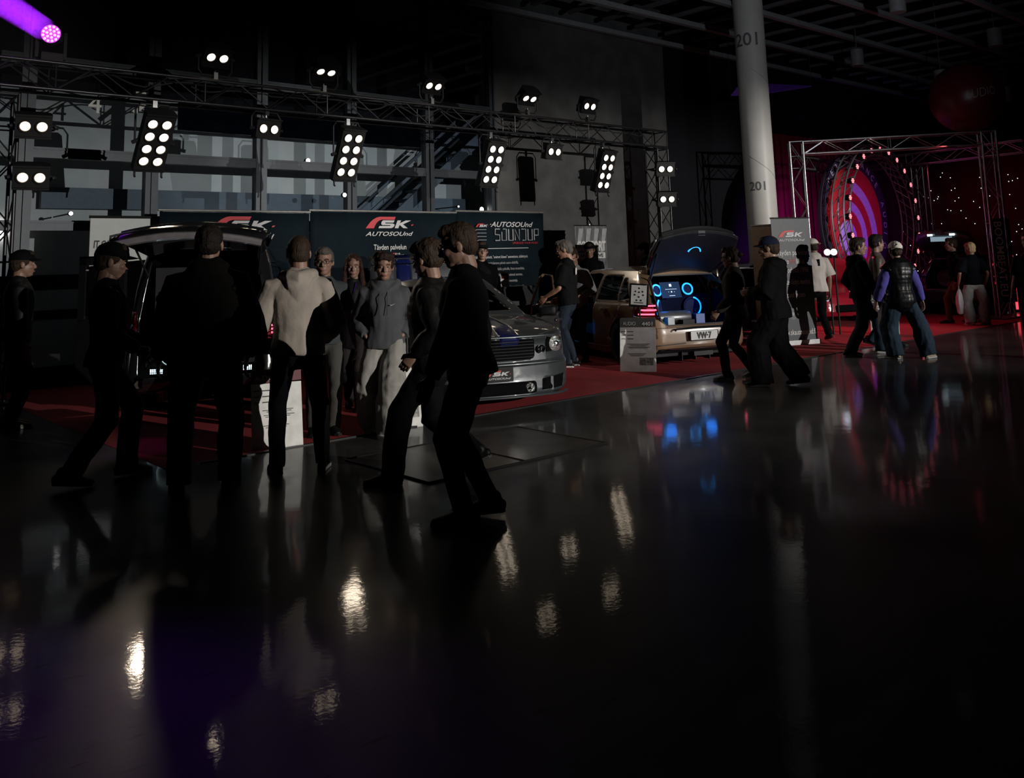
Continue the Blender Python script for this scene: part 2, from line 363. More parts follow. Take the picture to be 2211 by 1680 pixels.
# ---- lamp fixtures
def lamp(name, loc, rows, tilt, pan, mount, label, e=lens_warm, group=None, power=0):
    """loc = clamp point; fixture hangs ('down'), stands ('up') or sits sideways ('side')"""
    loc = (loc[0]*KT, loc[1], zt_(loc[2])); root = empty(name, loc, rad(pan)); root.scale = (KT, KT, KT); sp = .155; wd = .34; ht = rows*sp+.10
    sgn = -1 if mount == 'down' else 1
    drop = (ht/2+.12) if mount != 'side' else 0
    R = Matrix.Rotation(rad(tilt), 3, 'X')      # tilts the face (-Y) downward
    c = V((0, -.0, sgn*drop)) if mount != 'side' else V((0, -.16, 0))
    def T(v): return c+R @ V(v)
    b = MB()
    pr = [(-wd/2, 0), (wd/2, 0), (wd/2, .10), (wd/2-.05, .17), (-wd/2+.05, .17), (-wd/2, .10)]
    b.prism(pr, T((0, 0, -ht/2)), R @ V((1, 0, 0)), R @ V((0, 1, 0)), ht)
    b.box(T((0, -.012, ht/2-.01)), (wd, .03, .02), R); b.box(T((0, -.012, -ht/2+.01)), (wd, .03, .02), R)
    h_ = b.build('housing', blackmetal, root)
    y = MB(); t = wd/2+.035
    pts = [(-t, .06, 0), (-t, .06, -sgn*0+(-sgn)*(ht*.5+.02)), (-t+.05, .06, -sgn*(ht*.5+.09)), (t-.05, .06, -sgn*(ht*.5+.09)), (t, .06, -sgn*(ht*.5+.02)), (t, .06, 0)]
    if mount == 'side': pts = [(-t, 0, 0), (-t, .2, 0), (-t+.05, .25, 0), (t-.05, .25, 0), (t, .2, 0), (t, 0, 0)]
    y.path([c+V(p) for p in pts], .012, 6); y.build('yoke', blackmetal, root)
    for sx in (-1, 1): MB().tube(T((sx*(wd/2), .06, 0)), c+V((sx*(t+.03), .06, 0)), .022, 8).build('knob', blackmetal, root)
    cl = MB()
    if mount != 'side': cl.box((0, .06, sgn*.03), (.05, .06, .09)); cl.tube((0, .06, 0), (0, .06, sgn*.10), .012)
    else: cl.box((0, .09, 0), (.05, .05, .05))
    cl.build('clamp', steel, root)
    for rr_ in range(rows):
        for cc in (-1, 1):
            p = T((cc*.078, -.002, (rr_-(rows-1)/2)*sp)); ax = R @ V((0, -1, 0))
            rg = MB().lathe([(.060, 0), (.066, .004), (.066, .014), (.054, .014), (.050, .004)], p, ax, 20); rg.build('lens_ring', blackmetal, root)
            MB().lathe([(.050, .003), (.046, .010), (.02, .014), (.001, .015)], p, ax, 18).build('lens', e, root, True)
    if rows == 4:
        for sx in (-1, 1): MB().path([T((sx*.15, .0, -ht/2)), T((sx*.15, -.03, -ht/2-.05)), T((sx*.15, -.05, -ht/2-.05))], .012, 6).build('foot', blackmetal, root)
    tag(root, label, 'stage lamp', group)
    if power:
        d = Matrix.Rotation(rad(pan), 3, 'Z') @ (R @ V((0, -1, 0))); p = V(loc)+(Matrix.Rotation(rad(pan), 3, 'Z') @ c)*KT
        spot('stage_lamp_light', p+d*.08, p+d*3, power*1.0, (1.0, .82, .62), 66, .9, .12).data.specular_factor = 0
    return root
names4 = ['leftmost', 'second from the left', 'third from the left', 'rightmost']
for i, (x, t) in enumerate(((3.55, 34), (6.06, 24), (8.51, 22), (10.96, 20))):
    lamp('blinder_lamp', (x, TY-.02, 3.47), 4, t, 0, 'down', 'eight-lens blinder lamp hanging under the truss, '+names4[i]+' of four', group='eight-lens blinders', power=70)
lamp('twin_lamp', (4.92, TY-.02, 3.50), 1, 12, 8, 'down', 'two-lens lamp hanging under the truss between the first two blinders', group='two-lens lamps', power=28)
lamp('twin_lamp', (9.78, TY-.02, 3.50), 1, 14, 0, 'down', 'two-lens lamp hanging under the truss between the last two blinders', group='two-lens lamps', power=28)
ords = ['first', 'second', 'third', 'fourth', 'fifth']
for i, (x, t) in enumerate(((4.26, 40), (5.72, 55), (7.45, 42), (9.30, 48), (10.65, 25))):
    lamp('twin_lamp', (x, TY, 3.82), 1, t, 0, 'up', 'two-lens lamp standing on top of the truss, '+ords[i]+' from the left', group='two-lens lamps', power=20)
for z, lb in ((3.08, 'upper'), (2.55, 'lower')):
    lamp('twin_lamp', (2.33, TY+.15, z), 1, 20, -10, 'side', lb+' of the two two-lens lamps on the left truss column', lens_warm2, 'two-lens lamps')
    lamp('twin_lamp', (12.42, TY-.02, z), 1, 12, -28, 'side', lb+' of the two two-lens lamps on the right truss column', group='two-lens lamps')
# cables on the beam
b = MB()
for x in [0.4+.9*i for i in range(13)]:
    b.path([((x+.9*t/8)*KT, TY+.12+.05*math.sin(x*5+t), 4.22+.05*math.sin(t*.8+x)-.10*math.sin(PI*t/8)) for t in range(9)], .012, 5)
tag(b.build('power_cable', rubber), 'black power cable draped along the inside of the lamp truss', 'cable')
# moving head throwing the purple beam
mh = empty('moving_head', (3.0, TY+.18, 4.29)); b = MB().box((0, 0, .06), (.26, .26, .12)); b.build('base', blackmetal, mh)
hd = CAM+ray(110, 73)*((TY-.05)/ray(110, 73).y)-V((3.0, TY+.18, 4.29))
tgtb = CAM+ray(-330, -215)*8.5; hw = V((3.0, TY+.18, 4.29))+hd
bd = (tgtb-hw).normalized(); face_d = (bd*.5+(CAM-hw).normalized()*.5).normalized()
b = MB()
for s_ in (-1, 1): b.box((s_*.17, 0, .24), (.04, .12, .36))
b.build('yoke', blackmetal, mh)
MB().lathe([(.06, -.22), (.11, -.16), (.13, -.03), (.13, 0), (.12, 0)], hd, face_d, 24).build('head', blackmetal, mh, True)
lm = MB(); hx = face_d.orthogonal().normalized(); hy = face_d.cross(hx)
for q in range(19):
    rr_, a_ = (0, 0) if q == 0 else ((.05, q*PI/3) if q < 7 else (.095, (q-7)*PI/6)); lm.lathe([(.019, .003), (.012, .012), (.001, .014)], hd+hx*(rr_*math.cos(a_))+hy*(rr_*math.sin(a_)), face_d, 10)
lm.build('led_cluster', mat('purple_led_core', (.9, .5, .9), emit=(1, .30, .95), es=2.6), mh)
MB().lathe([(.12, 0), (.12, .004)], hd, face_d, 24).build('front_lens', mat('purple_led', (.5, .1, .8), emit=(.75, .06, .95), es=1.0), mh)
tag(mh, 'round moving head stage light glowing purple on top of the truss', 'stage lamp')
l = D.lights.new('purple_beam', 'AREA'); l.shape = 'DISK'; l.size = .30; l.spread = rad(5); l.energy = 100; l.color = (.36, .02, 1)
o = D.objects.new('purple_beam', l); COL.objects.link(o); o.location = hw+bd*.16; o.rotation_euler = bd.to_track_quat('-Z', 'Y').to_euler()
pw = empty('moving_head', (-1.9, 6.4, 3.6)); MB().lathe([(.06, -.22), (.12, -.05), (.13, 0), (.12, 0)], (0, 0, 0), (.55, -.55, -.62), 20).build('head', blackmetal, pw, True)  # unseen head added as a source for the floor glow
MB().box((-.02, .1, .25), (.26, .2, .12)).build('base', blackmetal, pw); MB().tube((-.02, .1, .3), (-.02, .1, 5.5), .03).build('drop_pole', blackmetal, pw); tag(pw, 'added moving head hanging unseen past the left edge for the purple floor glow', 'stage lamp')
spot('added_floor_glow', (-1.80, 6.3, 3.48), at(-60, 1600), 300, (.34, .04, 1), 28, 1.0, .1)  # added spot that lays a purple glow on the floor at the left
hz = D.materials.new('haze'); hz.use_nodes = True; nt = hz.node_tree; nt.nodes.remove(nt.nodes['Principled BSDF'])
vs = nt.nodes.new('ShaderNodeVolumeScatter'); vs.inputs['Density'].default_value = .03; vs.inputs['Anisotropy'].default_value = .1
nt.links.new(vs.outputs[0], nt.nodes['Material Output'].inputs['Volume'])
mid = hw+bd*2.4
o = MB().box((0, 0, 0), (1.8, 1.8, 7.4)).build('stage_haze', hz); o.location = hw+bd*3.6; o.rotation_euler = bd.to_track_quat('Z', 'Y').to_euler()
tag(o, 'thin haze lit by the purple beam at the upper left', 'haze', kind='stuff')
# ================================================================== BOOTH BANNERS AND SIGNS
banner_m = mat('dark_banner_cloth', (.004, .010, .015), .8, spec=.12, var=.25, scale=2, bump=.6, bscale=3)
silver_print = mat('silver_print', (.55, .55, .56), .5, var=.03)
SK_SWOOSH = [(540, 335), (570, 300), (605, 262), (645, 232), (690, 211), (730, 203), (948, 202), (930, 236), (760, 236), (722, 246), (692, 268), (668, 300), (650, 335)]
SK_S = [(775, 243), (932, 243), (916, 268), (806, 268), (800, 278), (905, 278), (930, 290), (928, 308), (908, 325), (885, 333), (710, 333), (724, 308), (868, 308), (876, 298), (765, 298), (748, 287), (752, 262)]
SK_K = [(972, 243), (1022, 243), (1004, 275), (1088, 243), (1162, 243), (1048, 288), (1113, 333), (1052, 333), (1000, 295), (983, 333), (932, 333)]
SK_DOT = [(1158, 305), (1168, 290), (1197, 287), (1184, 303)]
def sk_logo(parent, o, ax, ay, w, auto=True, kred=None, ksil=None):
    """swoosh + SK + AUTOSOUND; o = lower left corner of the whole logo, w = its width"""
    k = w/660.; base = 420 if auto else 335
    def pol(p): return [((x-540)*k, (base-y)*k) for x, y in p]
    n_ = V(ax).cross(V(ay))*.002; o = V(o)+n_
    b = MB(); b.prism(pol(SK_SWOOSH), o, ax, ay, .0015); b.prism(pol(SK_DOT), o, ax, ay, .0015); b.build('logo_swoosh', kred or red_print, parent, tri=True)
    b = MB(); b.prism(pol(SK_S), o, ax, ay, .0015); b.prism(pol(SK_K), o, ax, ay, .0015); b.build('logo_letters', ksil or silver_print, parent, tri=True)
    if auto: text('logo_name', 'AUTOSOUnd', 66*k, ksil or silver_print, parent, o, ax, ay, shear=.35, width=652*k, bold=.0015*w)
X_, Z_ = V((1, 0, 0)), V((0, 0, 1))
BY = 12.2
bx = [4.36, 6.60, 9.38, 11.42]
for i in range(3):
    x0, x1 = bx[i]+.01, bx[i+1]-.01; zt = 2.38+.03*i
    if i == 0: x0 = 4.36
    n = 26; b = MB()
    top, bot = [], []
    vs = []; nz = 8
    for q in range(n+1):
        for r_ in range(nz+1):
            xx = x0+(x1-x0)*q/n; zz = .21+(zt-.23)*r_/nz
            vs.append((xx, BY+.012*math.sin(q*1.1+i)+.010*math.sin(q*.37+r_*.8), zz))
    fs = [(q*(nz+1)+r_, (q+1)*(nz+1)+r_, (q+1)*(nz+1)+r_+1, q*(nz+1)+r_+1) for q in range(n) for r_ in range(nz)]
    o = MB().add(vs, fs).build('banner_wall', banner_m, None, True); md = o.modifiers.new('th', 'SOLIDIFY'); md.thickness = .006
    MB().tube((x0-.02, BY, zt), (x1+.02, BY, zt), .017, 10).build('top_rail', mat('brushed_rail', (.6, .58, .55), .3, .8), o)
    f_ = MB()
    for xx in (x0+.04, x1-.04): f_.tube((xx, BY+.06, .17), (xx, BY+.04, zt), .016, 8); f_.box((xx, BY+.07, .18), (.06, .2, .02))
    f_.build('frame', blackmetal, o); o.scale = (1.115, 1.115, 1.115); o.location = CAM*(1-1.115)
    if i == 0:
        sk_logo(o, (5.05, BY-.03, 1.98), X_, Z_, .98)
        text('lettering', 'Edistyksen', .13, white, o, (5.45, BY-.032, 1.70), X_, Z_, width=.70)
        text('small_lettering', 'autoelektroniikan\n   ammattilaiset\n      yhdessä kohti\n          laatua', .075, white, o, (5.62, BY-.032, 1.50), X_, Z_)
        tag(o, 'dark fabric banner wall behind the black van, its logo half hidden', 'banner', 'banner wall panels')
    if i == 1:
        sk_logo(o, (7.56, BY-.03, 2.02), X_, Z_, .92)
        text('lettering', 'Täyden palvelun', .12, white, o, (8.02, BY-.032, 1.80), X_, Z_, align='CENTER', width=.62)
        a1 = text('w1', 'auto', .12, white, o, (7.80, BY-.032, 1.665), X_, Z_, width=.17)
        text('red_word', 'hifi', .12, red_print, o, (7.98, BY-.032, 1.665), X_, Z_, width=.12)
        a2 = text('w2', 'liike', .12, white, o, (8.11, BY-.032, 1.665), X_, Z_, width=.17)
        join_into('lettering', [a1, a2], o)
        tag(o, 'dark banner wall in the middle reading Täyden palvelun autohifiliike under a red swoosh logo', 'banner', 'banner wall panels')
    if i == 2:
        k_ = 1.0
        sk_logo(o, (9.78, BY-.03, 2.165), X_, Z_, .30, auto=False)
        text('logo_name', '·AUTOSOUnd', .125, silver_print, o, (10.08, BY-.032, 2.17), X_, Z_, shear=.35, width=1.02, bold=.002)
        # angular outline letters SOUNDUP
        b = MB(); x_ = 10.22; H_, Wd = .20, .105
        GL = {'S': [[(1, 1), (0, 1), (0, .52), (1, .48), (1, 0), (0, 0)]], 'O': [[(.25, 1), (1, 1), (1, 0), (0, 0), (0, .75)]], 'U': [[(0, 1), (0, 0), (1, 0), (1, 1)]],
              'N': [[(0, 0), (0, 1), (1, 0), (1, 1)]], 'D': [[(0, 1), (1, 1), (1, 0), (.2, 0)]], 'P': [[(0, 0), (0, 1), (1, 1), (1, .45), (.2, .45)]]}
        for c in 'SOUNDUP':
            for st_ in GL[c]: b.path([(x_+p*Wd, BY-.034, 1.93+q*H_) for p, q in st_], .011 if c in 'UP' else .009, 4)
            x_ += Wd+.05
        b.build('lettering', silver_print, o)
        text('red_lettering', 'UPGRADE YOUR MUSIC', .05, red_print, o, (10.62, BY-.032, 1.865), X_, Z_, width=.62)
        b = MB(); b.box((10.2, BY-.032, 1.79), (1.6, .003, .010))
        for q in range(5): b.path([(9.72+.02*q, BY-.032, 2.10-.06*q), (9.82+.01*q, BY-.032, 2.12-.06*q), (10.02, BY-.032, 2.12-.06*q)], .004, 4)
        b.build('line_drawing', silver_print, o)
        tt = ['Valmiit audiopaketit, "avaimet käteen" asennettuna, säädettynä.', 'Suunnittelemme paketit auton ehdoilla,', 'komponentit alkuperäisille paikoille, ilman muutoksia,',
              'parhaalla mahdollisella tavalla kyseisessä autossa,', 'käyttäen laadukkaita komponentteja.', 'taso, me huolehdimme parhaasta lopputuloksesta!']
        ls = [text('t', s_, .068, silver_print, o, (10.36, BY-.032, 1.62-.105*q), X_, Z_, align='CENTER', sx=.72) for q, s_ in enumerate(tt)]
        join_into('small_lettering', ls, o)
        text('big_lettering', 'DE  RE', .14, silver_print, o, (10.1, BY-.032, .86), X_, Z_, bold=.006)
        tag(o, 'rightmost dark banner wall headed SOUNDUP with lines of small silver text', 'banner', 'banner wall panels')
# two framed certificates on the counter in front of the right banner
dark_panel = mat('counter_black', (.02, .02, .022), .5)
for px, lb, dy in ((1063, 'left of two white award certificates standing before the soundup banner', 0), (1090, 'right of two white award certificates standing before the soundup banner', 0)):
    p = CAM+ray(px, 606)*(11.85/ray(px, 606).y)
    o = MB().box((0, 0, 0), (.19, .01, .30), Matrix.Rotation(rad(-12), 3, 'X') @ Matrix.Rotation(rad(8), 3, 'Y')).build('certificate', mat('paper', (.72, .72, .70), .6)); o.location = p
    Rr = Matrix.Rotation(rad(-12), 3, 'X') @ Matrix.Rotation(rad(8), 3, 'Y')
    MB().box(Rr @ V((0, -.007, .075)), (.16, .003, .10), Rr).build('dark_photo', mat('dark_red_print', (.08, .01, .015), .4), o)
    text('lettering', 'AWARD', .035, white, o, Rr @ V((-.06, -.0095, .06)), Rr @ X_, Rr @ Z_)
    b = MB()
    for q in range(6): b.box(Rr @ V((0, -.006, .005-.018*q)), (.13-.02*(q % 2), .002, .004), Rr)
    b.build('small_lettering', mat('ink', (.05, .05, .05), .6), o)
    tag(o, lb, 'certificate', 'award certificates')
cn = V((0, 0, 0)); p = CAM+ray(1076, 640)*(11.86/ray(1076, 640).y)
o = MB().box((p.x, 11.88, .55), (1.3, .35, 1.1)).build('display_counter', dark_panel); MB().box((p.x, 11.88, 1.115), (1.36, .4, .03)).build('counter_top', mat('counter_top', (.04, .04, .045), .3), o)
tag(o, 'low black counter in front of the rightmost banner wall', 'counter')
# white poster wall on the left behind the van
px0 = 4.0; o = MB().box((4.62, 13.9, 1.19), (1.30, .02, 2.36)).build('poster_wall', mat('pale_poster', (.55, .58, .58), .6, var=.04))
MB().tube((3.95, 13.88, 2.38), (5.29, 13.88, 2.38), .02).build('top_rail', blackmetal, o)
b = MB()
for xx in (4.0, 5.24): b.tube((xx, 13.95, 0), (xx, 13.93, 2.38), .015)
b.build('frame', blackmetal, o)
ink = mat('black_print', (.02, .02, .02), .6)
text('lettering', 'IT CAN BE', .15, ink, o, (4.02, 13.885, 1.93), X_, Z_, shear=.1, sx=.62, bold=.004)
b = MB()
for q in range(5): b.path([(4.2+.16*math.cos(t*.25+q)*(1+.1*q), 13.885, 1.0+.15*math.sin(t*.25+q)*(1-.1*q)) for t in range(12)], .008, 4)
b.build('emblem', ink, o); text('small_lettering', 'PERFORMANCE', .07, ink, o, (3.98, 13.885, 1.22), V((1, 0, .35)).normalized(), V((-.35, 0, 1)).normalized())
tag(o, 'pale poster wall reading IT CAN behind the open black van', 'poster')
# comfort roll-up
def rollup(name, loc, rz, w, h, m, label, build):
    o = empty(name, loc, rz)
    b = MB(); n = 8
    b.box((0, 0, h/2+.04), (w, .006, h-.08)); b.build('banner', m, o)
    MB().tube((-w/2-.01, 0, h), (w/2+.01, 0, h), .014, 8).build('top_rail', steel, o)
    MB().box((0, 0, .04), (w+.04, .12, .08)).build('base', mat('cassette_grey', (.4, .4, .4), .4, .6), o)
    MB().tube((0, .03, .05), (0, .02, h+.03), .01).build('pole', steel, o)
    build(o); tag(o, label, 'roll-up banner'); return o
def f_comfort(o):
    b = MB()
    for q in range(4): b.prism([(-.45+.24*q, 1.7), (-.36+.24*q, 1.7), (-.22+.24*q, 2.20), (-.36+.24*q, 2.20)], (0, -.006, 0), X_, Z_, .001)
    b.build('pale_stripes', mat('stripe_grey', (.42, .42, .43), .5), o, tri=True)
    text('lettering', 'COMFORT', .27, white, o, (0, -.008, 1.74), X_, Z_, align='CENTER', width=.88, bold=.012)
    MB().box((0, -.006, 1.63), (.84, .002, .12)).build('white_band', white, o)
    text('band_lettering', 'AND DRIVE', .10, ink, o, (0, -.010, 1.595), X_, Z_, align='CENTER', width=.72, bold=.003)
rollup('rollup_banner', (13.82, 13.3, 0), 0, .96, 2.26, mat('grey_photo_print', (.16, .16, .17), .5, var=.6, scale=5, stretch=(3, 1, .6)), 'tall grey roll-up banner reading COMFORT behind the bowing people', f_comfort)
def f_sk(o):
    sk_logo(o, (-.27, -.006, 1.76), X_, Z_, .56)
    ls = [text('t', s_, .13, white, o, (0, -.007, z), X_, Z_, align='CENTER', width=w) for s_, z, w in (('Täyden palvelun', 1.52, .66), ('jo vuodesta 1998', 1.22, .62), ('rekisteröidyt merkit', 1.02, .66), ('sound system', .80, .4), ('www.skautosound.fi', .17, .74))]
    a1 = text('w1', 'auto', .13, white, o, (-.26, -.007, 1.37), X_, Z_, width=.17); a2 = text('w2', 'liike', .13, white, o, (.06, -.007, 1.37), X_, Z_, width=.17)
    text('red_word', 'hifi', .13, red_print, o, (-.08, -.007, 1.37), X_, Z_, width=.12); join_into('lettering', ls+[a1, a2], o)
    b = MB()
    b.lathe([(.10, 0), (.10, .002)], (-.08, -.004, .52), (0, -1, 0), 20); b.build('speaker_picture', mat('dark_print_grey', (.10, .11, .13), .5), o)
    b = MB(); b.lathe([(.03, 0), (.03, .002)], (-.08, -.007, .52), (0, -1, 0), 16); b.build('pale_picture', mat('dark_print_pale', (.28, .30, .33), .5), o)
rp = polar(1702, 16.4)
rollup('rollup_banner', rp, rad(bear(1702)-90+38), .80, 2.16, mat('charcoal_banner', (.045, .05, .06), .5), 'charcoal roll-up banner with red swoosh logo leaning beside the pillar', f_sk)
# cardboard-brown side panel behind roll-up (box between pillar and banner)
p = polar(1640, 16.9); o = MB().box((0, 0, 1.03), (.42, .06, 2.06)).build('side_panel', mat('brown_panel', (.32, .24, .18), .7)); o.location = p; o.rotation_euler = (0, 0, rad(bear(1652)-90-35))
MB().box((0, 0, 2.07), (.42, .08, .02)).build('edge_strip', steel, o)
tag(o, 'plain brown panel standing between the pillar and the charcoal roll-up', 'panel')
# information boards
paper = MC['paper']; ink2 = MC['ink']
def board(loc, rz, w, h, head, number, label, photo=True, tilt=12):
    o = empty('information_board', loc, rz); R = Matrix.Rotation(rad(-tilt), 3, 'X'); ax, ay = R @ X_, R @ Z_
    def T(x, z, d=0): return R @ V((x, -d, z))
    hd_ = h*.16
    MB().box(T(0, (h-hd_)/2), (w, .008, h-hd_), R).build('board', paper, o)
    b = MB(); b.prism([(-w/2, 0), (w/2, .012), (w/2, hd_), (w/2-.02, hd_+.015), (-w/2+.02, hd_+.015), (-w/2, hd_)], T(0, h-hd_, .001), ax, ay, .010); b.build('header', head, o, tri=True)
    text('lettering', 'AUDIO', hd_*.62, white, o, T(-w*.42, h-hd_*.78, .013), ax, ay, width=w*.36)
    if number: text('number', number, hd_*.62, white, o, T(w*.12, h-hd_*.82, .013), ax, ay, width=w*.30, bold=.002)
    b = MB(); z = h-hd_-.06
    for q in range(3): b.box(T(-w*.40, z-.05*q, .006), (w*.12, .002, .008), R); b.box(T(-w*.20, z-.05*q, .006), (w*.16, .002, .010), R)
    for q in range(5): b.box(T(w*.02+.01*(q % 2), z-.17-.014*q, .006), (w*.60-.05*(q % 3), .002, .006), R)
    for q in range(3): b.box(T(-w*.02, z-.30-.016*q, .006), (w*.50-.04*q, .002, .006), R)
    b.build('small_lettering', ink2, o)
    if photo:
        b = MB(); b.box(T(w*.25, .14, .006), (w*.36, .002, .10), R); b.build('photo', mat('photo_print', (.22, .22, .21), .4, var=.9, scale=30), o)
    MB().tube(R @ V((0, .01, h*.8)), (0, h*.8*math.sin(rad(tilt))+.20, .01), .008).build('rear_strut', blackmetal, o)
    tag(o, label, 'sign', 'car information boards'); return o
greyh = mat('board_header_grey', (.11, .12, .12), .5); redh = mat('board_header_red', (.12, .012, .02), .5)
def facing(px, off=0): return rad(bear(px)-90+off)
board(at(600, 968), facing(600, 10), .44, .66, redh, '', 'information board with dark red header behind the legs of the man in the white hoodie', photo=False)
board(at(865, 925), facing(865, 12), .44, .68, greyh, '4402', 'information board with grey header partly hidden by the boy in baggy trousers')
board(at(1378, 803), facing(1378, -10), .50, .72, greyh, '4401', 'information board numbered 4401 on the carpet behind the beige car')
board(at(1912, 722), facing(1912, -6), .50, .72, greyh, '', 'information board behind the carrier bag on the far right', photo=False)
def stand(loc, rz, z, label, w=.27, h=.34):
    o = empty('poster_stand', loc, rz); R = Matrix.Rotation(rad(-20), 3, 'X') @ Matrix.Rotation(rad(5), 3, 'Y')
    MB().box((0, 0, z), (w, .02, h), R).build('frame', plasticblack, o)
    MB().box(V((0, 0, z))+R @ V((0, -.011, 0)), (w-.05, .004, h-.05), R).build('sheet', paper, o)
    b = MB()
    for x, y in ((0, .10), (-.05, .05), (.05, .05), (0, .04), (-.06, 0), (.06, 0), (0, -.03), (-.03, -.08), (.03, -.08)):
        b.lathe([(.014, 0), (.014, .002)], V((0, 0, z))+R @ V((x, -.013, y)), R @ V((0, -1, 0)), 6)
    b.box(V((0, 0, z))+R @ V((0, -.014, -.115)), (.13, .002, .012), R); b.build('diagram', ink, o)
    MB().tube((0, .02, .02), (0, .02, z), .013).build('pole', blackmetal, o); MB().lathe([(.15, 0), (.15, .012), (.03, .03)], (0, .02, 0), (0, 0, 1), 20).build('base', blackmetal, o)
    tag(o, label, 'display stand', 'diagram stands')
stand(polar(1367, 13.15), facing(1367), 1.02, 'black stand holding a speaker diagram beside the rear corner of the beige car')
stand(polar(868, 9.1), facing(866), 1.06, 'black stand holding a diagram beside the boy in the grey hoodie')
# ================================================================== STAGE ON THE RIGHT
red_cloth = mat('red_stage_cloth', (.30, .015, .04), .8, var=.15, stretch=(6, 6, .2), scale=3)
def curtain(name, a, c, z1, m, label):
    a, c = V(a), V(c); n = 90; d = (c-a); nn = V((-d.y, d.x, 0)).normalized(); vs = []
    for q in range(n+1):
        p = a+d*(q/n)+nn*(.06*math.sin(q*1.3)+.03*math.sin(q*.4))
        vs += [(p.x, p.y, 0.02), (p.x, p.y, z1)]
    o = MB().add(vs, [(2*q, 2*q+2, 2*q+3, 2*q+1) for q in range(n)]).build(name, m, None, True); md = o.modifiers.new('t', 'SOLIDIFY'); md.thickness = .01
    tag(o, label, 'curtain'); return o
curtain('stage_curtain', (22.4, 14.3, 0), (27.1, 14.3, 0), 5.0, red_cloth, 'deep red stage curtain lit violet behind the round emblem')
sc = curtain('star_curtain', (27.2, 14.2, 0), (27.2, 3.5, 0), 4.3, mat('dark_red_star_cloth', (.06, .005, .014), .8), 'dark red curtain dotted with tiny white star lights')
star_m = mat('star_light_lit', (.9, .95, 1), emit=(.85, .95, 1), es=1.5); rnd = random.Random(3)
known = [(1982, 402), (2052, 384), (2054, 411), (2010, 412), (2062, 434), (2026, 425), (2046, 453), (2070, 427), (2005, 427), (2053, 455), (2075, 455), (2102, 435), (2017, 433), (2130, 470), (2105, 483), (2012, 483), (2033, 483), (2160, 400), (2186, 390), (2197, 385), (2180, 420), (2193, 450), (2168, 470), (2195, 500), (2182, 530), (2195, 550), (1966, 530), (1950, 500)]
for px, py in known+[(rnd.uniform(1960, 2208), rnd.uniform(365, 640)) for _ in range(38)]:
    r_ = ray(px, py); p = CAM+r_*(27.08/r_.x)
    if 3.6 < p.y < 14: MB().lathe([(.003, -.010), (.013, 0), (.003, .010)], p, (1, 0, 0), 8).build('star_light', star_m, sc)
sA, sB = V((18.7, 11.4, 0)), V((21.15, 8.05, 0)); sd = (sB-sA).normalized(); sn = V((-sd.y, sd.x, 0))
def vcol(p, h, label, face=sn):
    truss('truss_column', (p.x, p.y, .02), (p.x, p.y, h), .30, alu, label, sn, sd, r=.025, step=.5)
vcol(sA, 4.15, 'silver truss column just right of the pillar at the stage')
vcol(sB, 4.15, 'silver truss column on the far right wearing the BOOMBEAT strips')
truss('truss_beam', sA+V((0, 0, 3.85))+sd*.3, sB+V((0, 0, 3.85)), .29, alu, 'silver truss beam across the front top of the stage', sn, V((0, 0, 1)), r=.025)
sC = polar(1838, 27.0, 3.75); sD = polar(2240, 24.3, 3.75)
truss('truss_beam', sC, sD, .29, alu, 'silver truss beam along the rear top of the stage above the star curtain', V((-(sD-sC).y, (sD-sC).x, 0)).normalized()*-1, V((0, 0, 1)))
truss('truss_beam', sA+V((0, 0, 3.55))+sn*.35, sC+V((0, 0, -.1)), .29, alu, 'silver side truss running from the left stage column to the rear', sd, V((0, 0, 1)))
bp_ = polar(2000, 26.0); truss('truss_column', (bp_.x, bp_.y, .02), (bp_.x, bp_.y, 3.8), .30, alu, 'thin silver truss column in front of the star curtain', V((1, 0, 0)), V((0, 1, 0)))
ps = MB().box((21.2, 8.2, .012), (.8, .8, .024)).build('base_plate', blackmetal); tag(ps, 'flat base plate under the far right stage column', 'base plate')
# lettered strips on the right column
for k, (px, pys, lb) in enumerate(((2140, (472, 668), 'black vertical strip reading BOOMBEAT.EU on the left face of the far right column'), (2164, (470, 660), 'second black BOOMBEAT.EU strip on the right face of the far right column'))):
    base = sB-sn*.035+sd*(.13 if k == 0 else .32); n_ = (CAM-base); n_.z = 0; n_.normalize(); base = base+n_*.03
    if k: n_ = (n_+V((.6, -.1, 0))).normalized(); base = base+sn*.12
    sx_ = n_.cross(V((0, 0, -1))); z1 = 2.18; z0 = .35; w_ = .21 if k == 0 else .15
    o = MB().prism([(-w_/2, z0), (w_/2, z0), (w_/2, z1), (-w_/2, z1)], V((base.x, base.y, 0))+n_*.02, sx_, Z_, .01).build('banner_strip', plasticblack)
    text('lettering', 'BOOMBEAT.EU', w_*1.0, mat('strip_lettering', (.60, .62, .66), .5), o, V((base.x, base.y, z1-.06))+n_*.036-sx_*w_*.34, -Z_, sx_, width=1.62, bold=.001)
    tag(o, lb, 'banner')
